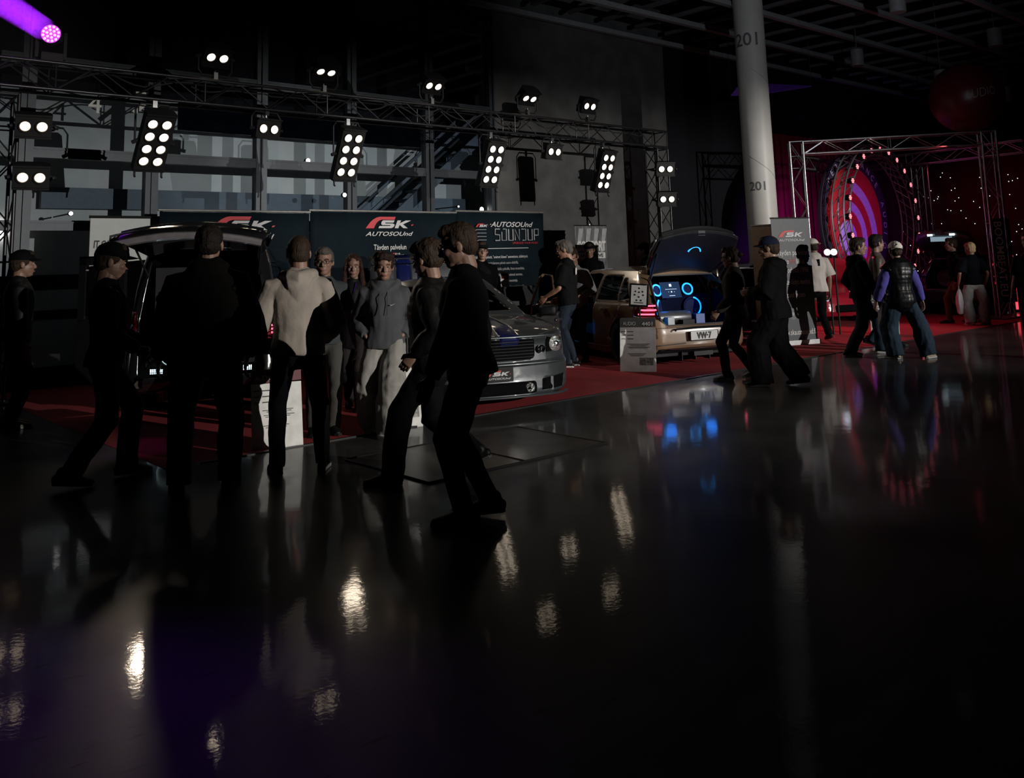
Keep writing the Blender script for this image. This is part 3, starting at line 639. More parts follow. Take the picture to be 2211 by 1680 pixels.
# ring truss, emblem disc and its lamps
rc = V((21.35, 10.75, 2.30))
def circ(r, y, n=56): return [(rc.x+r*math.cos(2*PI*q/n), y, rc.z+r*math.sin(2*PI*q/n)) for q in range(n)]
ringm = mat('ring_truss_metal', (.45, .45, .47), .35, .8); rt = empty('ring_truss', (rc.x, rc.y, 0)); off = V((-rc.x, -rc.y, 0))
for r in (1.60, 1.88):
    for y in (rc.y-.15, rc.y+.15): MB().path([V(p)+off for p in circ(r, y)], .022, 6, True).build('chord', ringm, rt, True)
b = MB(); n = 36
for q in range(n):
    a0, a1 = 2*PI*q/n, 2*PI*(q+1)/n
    def P_(r, y, a): return V((r*math.cos(a), y-rc.y, rc.z+r*math.sin(a)))
    for y in (rc.y-.15, rc.y+.15): b.tube(P_(1.60, y, a0), P_(1.88, y, a1), .009, 5)
    for r in (1.6, 1.88): b.tube(P_(r, rc.y-.15, a0), P_(r, rc.y+.15, a1), .009, 5)
b.build('lattice', ringm, rt)
for s_ in (-1, 1): MB().tube((s_*1.2, 0, 0), (s_*1.2, 0, rc.z-1.25), .03).build('leg', ringm, rt)
MB().box((0, .0, .02), (3.0, .8, .04)).build('base', blackmetal, rt)
tag(rt, 'large circular lattice truss standing on the stage around the emblem', 'truss')
redlamp = mat('red_led_lit', (.9, .2, .2), emit=(1, .20, .24), es=2.6)
for q in range(19):
    a = rad(-42+q*264/18); p = V((rc.x+1.73*math.cos(a), rc.y-.22, rc.z+1.73*math.sin(a)))
    o = MB().lathe([(.05, .13), (.075, .08), (.08, 0), (.07, 0)], p, (0, 1, 0), 12).build('red_lamp', plasticblack, None, True)
    b = MB()
    for t in range(7):
        rr_, aa = (0, 0) if t == 0 else (.045, t*PI/3)
        b.lathe([(.02, -.006), (.012, .004-.014)], p+V((rr_*math.cos(aa), -.004, rr_*math.sin(aa))), (0, 1, 0), 8)
    b.build('led_cluster', redlamp, o)
    tag(o, 'small red lamp on the circular truss, '+('topmost of all' if q == 9 else ['lowest', 'second lowest', 'third lowest', 'fourth from the bottom', 'fifth from the bottom', 'fifth from the top', 'fourth from the top', 'third from the top', 'second from the top'][q if q < 9 else 18-q]+' on its '+('right' if q < 9 else 'left')+' side'), 'lamp', 'red lamps on the circular truss')
em = empty('round_emblem', (rc.x-.25, rc.y+.5, 0))
b = MB().lathe([(1.36, 0), (1.36, .05)], (0, 0, rc.z), (0, -1, 0), 72); b.build('red_disc', mat('emblem_red', (.60, .03, .04), .5), em)
b = MB(); rim = [(1.36, .0), (1.36, .07), (1.66, .07), (1.66, 0)]
n = 72; vs = []
for q in range(n):
    a = 2*PI*q/n
    for r, y in rim: vs.append((r*math.cos(a), -y, rc.z+r*math.sin(a)))
b.add(vs, [(q*4+i, q*4+(i+1) % 4, ((q+1) % n)*4+(i+1) % 4, ((q+1) % n)*4+i) for q in range(n) for i in range(4)]); b.build('dark_ring', mat('emblem_dark', (.04, .03, .06), .5), em)
pale = mat('emblem_pale', (.62, .55, .85), .5)
b = MB(); b.lathe([(.42, 0), (.42, .012)], (-.42, -.052, rc.z-.42), (0, -1, 0), 40)
for (r1, r2, a0, a1) in ((.72, .94, -35, 72), (1.22, 1.48, -30, 78)):
    cx_, cz_ = -.42, rc.z-.42; pts = [(cx_+r1*math.cos(rad(a)), cz_+r1*math.sin(rad(a))) for a in range(a0, a1+1, 5)]
    pts2 = [(cx_+r2*math.cos(rad(a)), cz_+r2*math.sin(rad(a))) for a in range(a1, a0-1, -5)]
    pts = [(x, z) for x, z in pts+pts2 if x*x+(z-rc.z)**2 < 1.33**2]
    b.prism(pts, (0, -.052, 0), (1, 0, 0), (0, 0, 1), .012)
b.build('sound_waves', pale, em, tri=True)
ls = []
for i, ch in enumerate('PERFORMANCE AUDIO'):
    if ch == ' ': continue
    a = rad(140-i*10.2); rr_ = 1.43; ax_ = V((math.sin(a), 0, -math.cos(a))); ay_ = V((math.cos(a), 0, math.sin(a)))
    ls.append(text('t', ch, .22, pale, em, V((rr_*math.cos(a), -.074, rc.z+rr_*math.sin(a)))-ax_*.06, ax_, ay_))
join_into('lettering', ls, em)
for s_ in (-1, 1): MB().tube((s_*.9, .1, 0), (s_*.9, .02, rc.z-.9), .03).build('support', blackmetal, em)
tag(em, 'big round red emblem with violet sound waves and PERFORMANCE AUDIO around its rim', 'emblem')
# bright par lamps low beside the emblem
for px, py, e, lb in ((1778, 545, (1, .45, .55), 'bright pinkish lamp low at the left of the round emblem'), (1792, 545, (.75, .85, 1), 'bright bluish white lamp low at the left of the round emblem')):
    p = polar(px, 18.4, 0); z = at(px, py, 1.0); zz = 1.55
    o = MB().lathe([(.05, .20), (.065, .05), (.07, 0), (.065, 0)], (p.x, p.y, zz), (CAM-V((p.x, p.y, zz))).normalized()*-1, 16).build('par_lamp', blackmetal, None, True)
    MB().lathe([(.062, -.004), (.062, .004)], (p.x, p.y, zz), (CAM-V((p.x, p.y, zz))).normalized()*-1, 16).build('lens', mat('par_%d' % px, (.9, .9, .9), emit=e, es=3.5), o)
    MB().tube((p.x, p.y, 0), (p.x, p.y, zz-.1), .018).build('pole', blackmetal, o); tag(o, lb, 'stage lamp')
# balloon
bc = V((21.25, 8.32, 4.97)); 
o = MB().lathe([(max(.001, .80*math.sin(PI*q/24)), -.80*math.cos(PI*q/24)) for q in range(25)], bc, (0, 0, 1), 40).build('balloon', mat('red_balloon', (.10, .004, .012), .35, var=.05), None, True)
dd = (CAM-bc).normalized(); sx_ = Z_.cross(dd).normalized(); dd2 = (dd+sx_*.35).normalized(); sx2 = Z_.cross(dd2).normalized(); up2 = dd2.cross(sx2)
t_ = text('lettering', 'AUDIO', .30, mat('balloon_lettering', (.22, .22, .21), .5), o, (0, 0, 0), (1, 0, 0), (0, 1, 0), align='CENTER', ext=0.0, width=.72)
bm = bmesh.new(); bm.from_mesh(t_.data); bmesh.ops.subdivide_edges(bm, edges=[e for e in bm.edges if e.calc_length() > .08], cuts=2); bmesh.ops.triangulate(bm, faces=bm.faces); bm.to_mesh(t_.data); bm.free()
for v in t_.data.vertices:
    q = dd2+sx2*(v.co.x/.8+.05)+up2*(v.co.y/.8+v.co.x*.18); v.co = bc+q.normalized()*.806
tag(o, 'large dark red round balloon lettered AUDIO above the stage truss', 'balloon')
# stage lights
spot('stage_violet_light', (19.9, 7.4, .9), (21.2, 11.2, 2.0), 300, (.55, .12, 1.0), 44, .8, .1)
spot('stage_red_light', (20.6, 8.6, 3.8), (21.4, 11.2, 2.4), 26, (1, .10, .12), 80, .8, .1)
spot('stage_violet_light', (20.2, 12.4, 1.2), (22.6, 14.3, 1.6), 260, (.45, .06, .85), 95, .9, .1)
spot('stage_red_light', (23.6, 10.2, 3.7), (27.2, 9.4, 2.0), 38, (1, .05, .16), 115, .9, .1)
spot('stage_red_light', (18.4, 12.2, 3.6), (16.6, 8.2, 0), 420, (1, .06, .14), 70, .8, .1)
spot('stage_red_light', (21.5, 10.2, 3.9), (19.5, 7.6, 0), 60, (1, .06, .14), 70, .8, .1)
o = MB()
for s_, px in ((0, 2172), (1, 2181)):
    pass
# lit red tube lamp by the far right column
p = polar(2173, 25.0); o = MB().lathe([(.10, 0), (.10, .05), (.02, .06)], p, (0, 0, 1), 12).build('tube_lamp', blackmetal)
MB().tube(p+V((0, 0, .06)), p+V((0, 0, 1.35)), .04, 10).build('lit_tube', mat('red_tube_lit', (.9, .1, .1), emit=(1, .07, .10), es=1.4), o); tag(o, 'upright glowing red tube lamp beyond the far right column', 'lamp')
# ================================================================== CARS
def interp(x, tab):
    if x <= tab[0][0]: return tab[0][1]
    for (a, p), (c, q) in zip(tab, tab[1:]):
        if x <= c: return p+(q-p)*(x-a)/(c-a)
    return tab[-1][1]
def inside(p, poly):
    c = False; n = len(poly)
    for i in range(n):
        (x1, y1), (x2, y2) = poly[i], poly[i-1]
        if (y1 > p[1]) != (y2 > p[1]) and p[0] < (x2-x1)*(p[1]-y1)/(y2-y1)+x1: c = not c
    return c
def rrect(y0, y1, z0, z1, r=.04, n=4):
    out = []
    for cx_, cz_, a0 in ((y1-r, z1-r, 0), (y0+r, z1-r, 90), (y0+r, z0+r, 180), (y1-r, z0+r, 270)):
        for k in range(n+1): a = rad(a0+90*k/n); out.append((cx_+r*math.cos(a), cz_+r*math.sin(a)))
    return out
def circle(cx_, cz_, r, n=20): return [(cx_+r*math.cos(2*PI*k/n), cz_+r*math.sin(2*PI*k/n)) for k in range(n)]
class Car:
    def __init__(s, **k):
        s.__dict__.update(dict(L=4.3, W=.9, zs=.16, rf=.38, rr=.26, bow=.10, bowr=.05, zb=[(-2, .9), (2, .7)], xr=(-2.0, -1.6), xf=(1.0, .2), wg=(.84, .60), zr=1.4, crown=.03, rcrown=.05,
                                ins=[(0, .07), (.08, .02), (.3, .0), (.7, .005), (.88, .02), (1, .06)], fins=[(0, .10), (.25, .0), (.6, .02), (.9, .06), (1, .12)], rins=[(0, .12), (.2, .0), (.5, .01), (.75, .05), (1, .08)], openrear=False))
        s.__dict__.update(k); s.bm = bmesh.new(); s.parts = ['body_shell']; s.build()
    def outline(s, xr, xf, w, rr, rf, bow, bowr, nS=46, nF=14, nA=7):
        pts = []
        for i in range(nF): y = -(w-rf)+2*(w-rf)*i/nF; pts.append((xf, y))
        for i in range(nA): a = PI/2*i/nA; pts.append((xf-rf+rf*math.cos(a), w-rf+rf*math.sin(a)))
        for i in range(nS): pts.append((xf-rf+(xr+rr-xf+rf)*i/nS, w))
        for i in range(nA): a = PI/2+PI/2*i/nA; pts.append((xr+rr+rr*math.cos(a), w-rr+rr*math.sin(a)))
        for i in range(nF): y = (w-rr)-2*(w-rr)*i/nF; pts.append((xr, y))
        for i in range(nA): a = PI+PI/2*i/nA; pts.append((xr+rr+rr*math.cos(a), -w+rr+rr*math.sin(a)))
        for i in range(nS): pts.append((xr+rr+(xf-rf-xr-rr)*i/nS, -w))
        for i in range(nA): a = -PI/2+PI/2*i/nA; pts.append((xf-rf+rf*math.cos(a), -w+rf+rf*math.sin(a)))
        out = []
        for x, y in pts:
            k = (y/w)**2; t = (x-xr)/(xf-xr)
            if t > .5: x -= bow*k*(t-.5)*2
            else: x += bowr*k*(.5-t)*2
            out.append((x, y))
        return out
    def build(s):
        bm = s.bm; L = s.L/2
        def loft(rings, closed=True):
            vs = [[bm.verts.new(p) for p in r] for r in rings]
            for a, c in zip(vs, vs[1:]):
                n = len(a)
                for i in range(n if closed else n-1):
                    try: bm.faces.new((a[i], a[(i+1) % n], c[(i+1) % n], c[i]))
                    except ValueError: pass
            return vs
        rings = []; NV = 16
        for j in range(NV+1):
            v = j/NV; o = s.outline(-L+interp(v, s.rins), L-interp(v, s.fins), s.W-interp(v, s.ins), s.rr, s.rf, s.bow, s.bowr)
            rings.append([(x, y, s.zs+v*(interp(x, s.zb)-s.zs)) for x, y in o])
        loft(rings)
        # hood / deck
        top = rings[-1]; xf_ = L-interp(1, s.fins); xr_ = -L+interp(1, s.rins); w = s.W-interp(1, s.ins)
        def hw(x):
            if x > xf_-s.rf: return w-s.rf+math.sqrt(max(0, s.rf**2-(x-xf_+s.rf)**2))
            if x < xr_+s.rr: return w-s.rr+math.sqrt(max(0, s.rr**2-(xr_+s.rr-x)**2))
            return w
        def grid(x0, x1, front):
            rows = []
            for i in range(21):
                q = i/20; row = []
                for j in range(25):
                    t = -1+2*j/24; x = x0+(x1-x0)*q; y = t*hw(x)
                    k = (y/w)**2
                    if front and x > 0: xx = x-s.bow*k*max(0, ((x-xr_)/(xf_-xr_)-.5)*2)
                    else: xx = x+s.bowr*k*max(0, (.5-(x-xr_)/(xf_-xr_))*2)
                    row.append((xx, y, interp(xx, s.zb)+s.crown*(1-t*t)*min(1, (1-q)*4 if front else q*4)))
                rows.append(row)
            loft(rows, False)
        grid(s.xf[0]-.15, xf_, True)
        if s.xr[0] > -L+.3: grid(xr_, s.xr[0]+.15, False)
        # greenhouse
        rings = []; NG = 10
        for j in range(NG+1):
            v = j/NG; e = v+.06*math.sin(v*PI); ro = .10+.10*v
            o = s.outline(s.xr[0]+(s.xr[1]-s.xr[0])*v, s.xf[0]+(s.xf[1]-s.xf[0])*v, s.wg[0]+(s.wg[1]-s.wg[0])*v+.03*math.sin(v*PI), ro, ro, .10, .05)
            rings.append([(x, y, (interp(x, s.zb)-.005)*(1-v)+(s.zr-.02*abs(x-.0)*.6)*v) for x, y in o])
        loft(rings)
        last = rings[-1]; xm = (s.xr[1]+s.xf[1])/2; prev = rings[-1]; rr_ = [prev]
        for k in (.9, .75, .5, .25, .05):
            rr_.append([(xm+(x-xm)*(1-(1-k)**1.0*.999) if True else x, y*k, z+s.rcrown*(1-k*k)) for x, y, z in last])
        loft(rr_)
        bmesh.ops.remove_doubles(bm, verts=bm.verts, dist=.0008)
    def cut(s, poly, ax, cond, part):
        """cut the outline poly (seen along axis ax) into the shell; faces inside become `part`"""
        bm = s.bm; i0, i1 = {'y': (0, 2), 'x': (1, 2), 'z': (0, 1)}[ax]
        if part not in s.parts and part != 'open': s.parts.append(part)
        idx = 99 if part == 'open' else s.parts.index(part)
        lo0, hi0 = min(p[0] for p in poly)-.15, max(p[0] for p in poly)+.15; lo1, hi1 = min(p[1] for p in poly)-.15, max(p[1] for p in poly)+.15
        def near(f):
            c = f.calc_center_median(); return lo0 < c[i0] < hi0 and lo1 < c[i1] < hi1 and cond(c)
        for (a, c) in zip(poly, poly[1:]+poly[:1]):
            fs = [f for f in bm.faces if near(f)]
            if not fs: return
            es = list({e for f in fs for e in f.edges}); vs = list({v for f in fs for v in f.verts})
            co = [0, 0, 0]; co[i0], co[i1] = a; d = (c[0]-a[0], c[1]-a[1]); no = [0, 0, 0]; no[i0], no[i1] = -d[1], d[0]
            if abs(d[0])+abs(d[1]) < 1e-6: continue
            bmesh.ops.bisect_plane(bm, geom=vs+es+fs, plane_co=co, plane_no=no, dist=1e-5)
        for f in bm.faces:
            c = f.calc_center_median()
            if cond(c) and inside((c[i0], c[i1]), poly): f.material_index = idx
    def finish(s, root, mats, rename=None, thick=.012):
        out = {}
        for idx, nm in enumerate(s.parts):
            fs = [f for f in s.bm.faces if f.material_index == idx]
            if not fs: continue
            vm = {}; vs = []; fl = []
            for f in fs:
                t = []
                for v in f.verts:
                    if v.index not in vm or True:
                        k = id(v)
                        k = v
                        if k not in vm: vm[k] = len(vs); vs.append(v.co.copy())
                    t.append(vm[v])
                fl.append(tuple(t))
            m = mats.get(nm, mats['body_shell']); name = nm.split('#')[0]
            me = D.meshes.new(name); me.from_pydata(vs, [], fl); me.materials.append(m)
            b2 = bmesh.new(); b2.from_mesh(me); bmesh.ops.recalc_face_normals(b2, faces=b2.faces); b2.to_mesh(me); b2.free()
            me.polygons.foreach_set('use_smooth', [True]*len(me.polygons))
            try: me.set_sharp_from_angle(angle=rad(42))
            except Exception: pass
            o = D.objects.new(name, me); COL.objects.link(o); o.parent = root
            md = o.modifiers.new('thickness', 'SOLIDIFY'); md.thickness = thick; md.offset = -1
            out[nm] = o
        s.bm.free(); return out
    def arches(s, xs, R, zc):
        for x in xs:
            p = circle(x, zc, R, 22); s.cut(p, 'y', lambda c: abs(c.y) > s.W*.6, 'open')
def wheel(parent, x, y, zc, R, rimm, spokes=10, side=1, wd=.2):
    """tyre with rim, hub and spokes as sub-parts"""
    ax = (0, side, 0); o = V((x, y, zc))
    t = MB().lathe([(R*.66, -wd/2), (R*.93, -wd/2), (R, -wd/2+.03), (R, wd/2-.03), (R*.95, wd/2), (R*.70, wd/2), (R*.68, wd/2-.03), (R*.66, wd/2-.05)], o, ax, 36).build('tyre', rubber, parent, True)
    MB().lathe([(R*.70, wd/2-.05), (R*.70, wd/2-.005), (R*.66, wd/2-.005), (R*.64, wd/2-.06), (R*.3, wd/2-.09), (.03, wd/2-.09)], o, ax, 32).build('rim', rimm, t, True)
    b = MB()
    for k in range(spokes):
        a = 2*PI*k/spokes; dv = V((math.cos(a), 0, math.sin(a))); b.tube(o+V((0, side*(wd/2-.04), 0))+dv*.04, o+V((0, side*(wd/2-.015), 0))+dv*R*.66, .018, 6, .012)
    b.build('spokes', rimm, t); MB().lathe([(.06, wd/2-.06), (.055, wd/2-.01), (.02, wd/2)], o, ax, 16).build('hub', rimm, t, True)
def mirror(parent, x, y, z, s_, m, R=None):
    b = MB()
    for dx, k in ((-.055, .75), (-.03, 1.0), (.03, .92), (.06, .6)):
        b.v += [(x+dx, y+s_*.13+q*k, z+r*k) for q, r in rrect(-.12, .12, -.068, .068, .045)]
    n = 20; b.f = [(j*n+q, j*n+(q+1) % n, (j+1)*n+(q+1) % n, (j+1)*n+q) for j in range(3) for q in range(n)]+[tuple(range(n)), tuple(range(3*n, 4*n))[::-1]]; b.m = [0]*len(b.f)
    b.tube((x, y-s_*.02, z-.06), (x, y+s_*.07, z-.05), .02); return b.build('mirror', m, parent, True)
def seam(pts, parent, name='panel_gap', r=.004, m=None): return MB().path(pts, r, 4).build(name, m or rubber, parent)
dark_glass = D.materials.new('tinted_glass'); dark_glass.use_nodes = True; nt = dark_glass.node_tree; nt.nodes.remove(nt.nodes['Principled BSDF'])
t_ = nt.nodes.new('ShaderNodeBsdfTransparent'); t_.inputs[0].default_value = (.10, .11, .12, 1); g_ = nt.nodes.new('ShaderNodeBsdfGlossy'); g_.inputs['Roughness'].default_value = .02
f_ = nt.nodes.new('ShaderNodeFresnel'); mx = nt.nodes.new('ShaderNodeMixShader'); nt.links.new(f_.outputs[0], mx.inputs[0]); nt.links.new(t_.outputs[0], mx.inputs[1]); nt.links.new(g_.outputs[0], mx.inputs[2]); nt.links.new(mx.outputs[0], nt.nodes['Material Output'].inputs[0])
interior_m = mat('car_interior', (.016, .016, .018), .8); chrome = mat('chrome', (.7, .7, .7), .08, 1.0)
blue_ring = mat('blue_led_lit', (.1, .4, .9), emit=(.0, .30, 1.0), es=1.9)
def seat(parent, x, y, m, z0=.35):
    b = MB(); b.box((x, y, z0+.08), (.5, .48, .16)); b.box((x-.27, y, z0+.42), (.13, .46, .62), Matrix.Rotation(rad(-12), 3, 'Y')); b.box((x-.36, y, z0+.82), (.09, .25, .17), Matrix.Rotation(rad(-12), 3, 'Y')); return b.build('seat', m, parent)
def ring_arc(cn, r, ax, ay, a0, a1, th, n=28): return [V(cn)+V(ax)*r*math.cos(rad(a0+(a1-a0)*k/n))+V(ay)*r*math.sin(rad(a0+(a1-a0)*k/n)) for k in range(n+1)]
def speaker(parent, cn, nrm, r, lit=(0, 360), th=.013):
    """speaker with frame, cone and lit ring"""
    cn, nrm = V(cn), V(nrm).normalized()
    o = MB().lathe([(r, 0), (r, .012), (r*.86, .016), (r*.8, .004), (r*.3, -.03), (r*.28, -.01), (.002, .004)], cn, nrm, 28).build('speaker', mat('speaker_cone', (.006, .012, .05), .6, spec=.1), parent, True)
    a = nrm.orthogonal().normalized() if abs(nrm.z) > .9 else Z_.cross(nrm).normalized(); c = nrm.cross(a)
    MB().path(ring_arc(cn+nrm*.014, r*.93, a, c, lit[0], lit[1], 0), th, 6).build('lit_ring', blue_ring, o); return o
# ------------------------------------------------------------------ beige hatchback, rear to the camera
tan = mat('beige_car_paint', (.21, .13, .08), .28, coat=1.0, var=.03)
fwd = 72; rcn = at(1521, 788); c_ = rcn+V((math.cos(rad(fwd)), math.sin(rad(fwd)), 0))*2.13
golf = empty('hatchback_car', (c_.x, c_.y, 0), rad(fwd))
C = Car(L=4.26, W=.895, zs=.13, zb=[(-2.13, .86), (-1.6, .90), (0, .88), (.9, .86), (1.5, .80), (1.95, .68), (2.13, .58)], xr=(-2.05, -1.66), xf=(1.05, .25), wg=(.835, .60), zr=1.37, rf=.45, rr=.30)
C.arches((-1.30, 1.32), .35, .31)
LFT = lambda c: c.y > .3; RGT = lambda c: c.y < -.3
sidewin = [[(-1.15, .92), (-.52, .92), (-.52, 1.27), (-.60, 1.30), (-1.10, 1.28)], [(-1.50, .96), (-1.20, .92), (-1.15, 1.26), (-1.24, 1.25)]]
fdoor = [(-.46, .24), (.80, .24), (.84, .88), (.24, 1.30), (-.30, 1.325), (-.44, 1.30)]
for P in sidewin:
    C.cut(P, 'y', LFT, 'window#l%d' % len(P)); C.cut(P, 'y', RGT, 'window#r%d' % len(P))
C.cut([(-.44, .92), (.75, .92), (.20, 1.28), (-.44, 1.31)], 'y', RGT, 'window#fr')
C.cut(fdoor, 'y', LFT, 'open')
C.cut([(-1.10, .24), (-.50, .24), (-.50, .905), (-1.22, .905), (-1.22, .70), (-1.05, .60), (-.96, .42)], 'y', LFT, 'rear_door')
REAR = lambda c: c.x < -1.5
C.cut([(-.56, .57), (.56, .57), (.66, .66), (.71, .84), (.60, 1.22), (.53, 1.29), (-.53, 1.29), (-.60, 1.22), (-.71, .84), (-.66, .66)], 'x', REAR, 'open')
for s_ in (-1, 1): C.cut([(s_*.66, .70), (s_*.90, .71), (s_*.90, .89), (s_*.74, .89)], 'x', lambda c: c.x < -1.70, 'tail_light#%d' % s_)
C.cut([(-.80, .0), (.80, .0), (.70, .25), (-.70, .25)], 'x', lambda c: c.x < -1.8, 'diffuser')
C.cut([(-.7, .93), (.7, .93), (.52, 1.30), (-.52, 1.30)], 'x', lambda c: c.x > .2 and abs(c.y) < .7, 'windscreen')
tl = mat('tail_light_glass', (.12, .005, .01), .1, coat=1)
ps_ = C.finish(golf, {'body_shell': tan, 'diffuser': plasticblack, 'windscreen': dark_glass, 'tail_light#1': tl, 'tail_light#-1': tl, **{k: dark_glass for k in C.parts if k.startswith('window')}})
redlit = mat('tail_led_lit', (.9, .1, .2), emit=(1, .12, .22), es=2.6)
for s_ in (-1, 1):
    for k, (y0, y1) in enumerate(((.70, .83), (.69, .86), (.72, .88))):
        z = .865-.06*k; pts = []
        for q in range(8):
            y = y0+(y1-y0)*q/7; w = .88; x = -2.085 if y < .6 else -2.085+.30-math.sqrt(max(0, .09-(y-.595)**2)); pts.append((x-.012+.05, s_*y, z))
        MB().path(pts, .011, 6).build('light_bar', redlit, ps_['tail_light#%d' % s_])
for x in (-1.30, 1.32):
    for s_ in (-1, 1): wheel(golf, x, s_*.79, .31, .325, mat('dark_rim', (.05, .05, .055), .25, .8), 10, s_)
MB().box((-1.95, -.0, .43), (.34, 1.5, .02)).build('wheel_floor', interior_m, golf) if False else None
b = MB(); b.box((-.1, 0, .17), (3.9, 1.5, .04)); b.box((1.0, 0, .55), (.05, 1.5, .72)); b.box((.9, 0, .86), (.4, 1.45, .08)); b.build('cabin_floor', interior_m, golf)
for x, y in ((.15, .38), (.15, -.38)): seat(golf, x, y, mat('seat_leather', (.04, .04, .042), .5))
b = MB(); b.path([(.72, .38, .80+.0)]*1+[(.72+.0, .38+.18*math.cos(q*PI/8), .80+.18*math.sin(q*PI/8)) for q in range(17)], .014, 6); b.build('steering_wheel', interior_m, golf)
# trunk build
blueblack = mat('trunk_trim', (.004, .006, .02), .8, spec=.05)
b = MB()
b.prism([(-.62, .55), (.62, .55), (.66, .98), (-.66, .98)], (-1.42, 0, 0), (0, 1, 0), (0, 0, 1), .03)
b.box((-1.74, 0, .545), (.66, 1.30, .02)); b.build('trunk_panel', blueblack, golf)
for s_ in (-1, 1):
    MB().prism([(-2.02, .55), (-1.42, .55), (-1.42, 1.0), (-1.80, 1.08), (-2.02, .92)], (0, s_*.70, 0), (1, 0, 0), (0, 0, 1), .02).build('trunk_side', blueblack, golf)
seam([(-2.06, y, z) for y, z in [(-.56, .575), (.56, .575), (.655, .66), (.70, .84)]]+[(-1.90, .655, 1.04), (-1.74, .60, 1.22), (-1.70, .53, 1.285), (-1.70, -.53, 1.285), (-1.74, -.60, 1.22), (-1.90, -.655, 1.04), (-2.06, -.70, .84), (-2.06, -.655, .66), (-2.06, -.56, .575)], golf, 'door_seal', .016)
bk = V((-1, 0, 0))
speaker(golf, (-1.58, .40, 1.06), (-.9, -.15, .25), .088); speaker(golf, (-1.50, -.20, 1.06), (-.95, .1, .25), .088)
speaker(golf, (-1.46, -.30, .79), (-1, .1, .05), .15, (-105, 80), .012)
speaker(golf, (-1.82, .52, .77), (-.75, -.75, .05), .17, (100, 260), .014)
Rm = Matrix.Rotation(rad(18), 3, 'Y')
o = MB().box((-1.60, .16, 1.06), (.015, .34, .24), Rm).build('display_screen', mat('screen_glass', (.01, .015, .03), .1, emit=(.05, .12, .30), es=.25), golf)
b = MB(); sc_ = V((-1.61, .16, 1.06))
for y, z, w, h in ((0, .07, .04, .04), (0, .01, .20, .004), (0, -.03, .02, .02), (.05, -.03, .008, .008), (-.05, -.03, .008, .008), (0, -.09, .10, .006)):
    b.box(sc_+Rm @ V((-.006, y, z)), (.002, w, h), Rm)
b.build('screen_icons', mat('screen_icon_lit', (.8, .9, 1), emit=(.45, .6, .8), es=.8), o)
o = MB().lathe([(.09, -.28), (.10, -.26), (.10, .26), (.09, .28)], (-1.78, .27, .665), (0, 1, 0), 24).build('amplifier', mat('amplifier_grey', (.14, .14, .15), .35, .6), golf, True)
MB().box((-1.92, .42, .62), (.12, .11, .13)).build('air_valve_block', mat('white_plastic', (.35, .38, .40), .5), golf)
MB().box((-1.92, .12, .60), (.12, .20, .08)).build('control_box', plasticblack, golf); MB().box((-1.86, -.12, .63), (.14, .15, .16)).build('blue_box', mat('blue_box', (.02, .08, .35), .4), golf)
# raised tailgate
dk = mat('tailgate_trim', (.006, .007, .012), .5, spec=.2); P_ = [(-1.66, 1.375), (-1.86, 1.50), (-2.10, 1.70), (-2.26, 1.90), (-2.22, 1.96)]
Wd = [.54, .66, .73, .70, .62]
def sheet(pr, wd, off, n=14):
    vs = []
    for (x, z), w in zip(pr, wd):
        for j in range(n+1): t = -1+2*j/n; vs.append((x+.07*t*t-off*.7, w*t, z-.09*t*t+off))
    fs = [(i*(n+1)+j, (i+1)*(n+1)+j, (i+1)*(n+1)+j+1, i*(n+1)+j+1) for i in range(len(pr)-1) for j in range(n)]
    return MB().add(vs, fs)
tg = sheet(P_, Wd, .0).build('tailgate', mat('black_tailgate_paint', (.02, .02, .022), .2, coat=1.0), golf, True); md = tg.modifiers.new('t', 'SOLIDIFY'); md.thickness = .05
sheet([(x-.01, z-.035) for x, z in P_], [w-.03 for w in Wd], 0).build('tailgate_trim', dk, tg, True)
b = MB(); b.path([(P_[-1][0]+.07*t*t, Wd[-1]*t, P_[-1][1]-.09*t*t) for t in [-1+.1*q for q in range(21)]], .03, 8); b.build('spoiler_lip', plasticblack, tg, True)
MB().path(ring_arc((-2.055, .02, 1.595), .11, (0, 1, 0), V((-.55, 0, .83)), 15, 165, 0), .011, 6).build('lit_arc', blue_ring, tg)
MB().box((-2.235, 0, 1.88), (.05, .12, .07)).build('latch', plasticblack, tg)
for s_ in (-1, 1): MB().tube((-1.74, s_*.60, 1.20), (-2.08, s_*.66, 1.60), .012).build('gas_strut', blackmetal, golf)
b = MB(); b.path([(-2.155, y, z) for y, z in [(.48, .505), (.45, .53), (.10, .535), (-.36, .535), (-.46, .47), (-.60, .40)]], .014, 6); b.build('bumper_crease', plasticblack, golf)
seam([(-2.10, -.70, .553), (-2.135, -.50, .550), (-2.135, .50, .550), (-2.10, .70, .553)], golf, 'panel_gap', .003)
seam([(-2.12, .78, .31), (-2.14, .60, .32), (-2.14, .30, .325)], golf, 'bumper_groove', .008)
MB().path([(-2.02, .72, .255), (-2.13, .55, .25), (-2.15, 0, .245), (-2.13, -.55, .25), (-2.02, -.72, .255)], .007, 6).build('chrome_trim', chrome, golf)
pl = MB().prism(rrect(-.235, .235, .36, .49, .012), (-2.165, 0, 0), (0, -1, 0), (0, 0, 1), .010).build('number_plate', mat('plate_white', (.62, .63, .62), .5, var=.02), golf)
MB().path([(-2.178, y, z) for y, z in rrect(-.235, .235, .36, .49, .012)], .004, 4, True).build('plate_frame', plasticblack, pl)
text('lettering', 'VW·7', .125, ink, pl, (-2.180, .125, .382), (0, -1, 0), (0, 0, 1), width=.25, bold=.004)
MB().box((-2.10, 0, .17), (.06, .32, .06)).build('tow_step', blackmetal, golf)
b = MB()
for y in (-.35, -.12, .12, .35): b.prism([(-2.10, .08), (-1.95, .08), (-1.95, .22), (-2.10, .20)], (0, y, 0), (1, 0, 0), (0, 0, 1), .012)
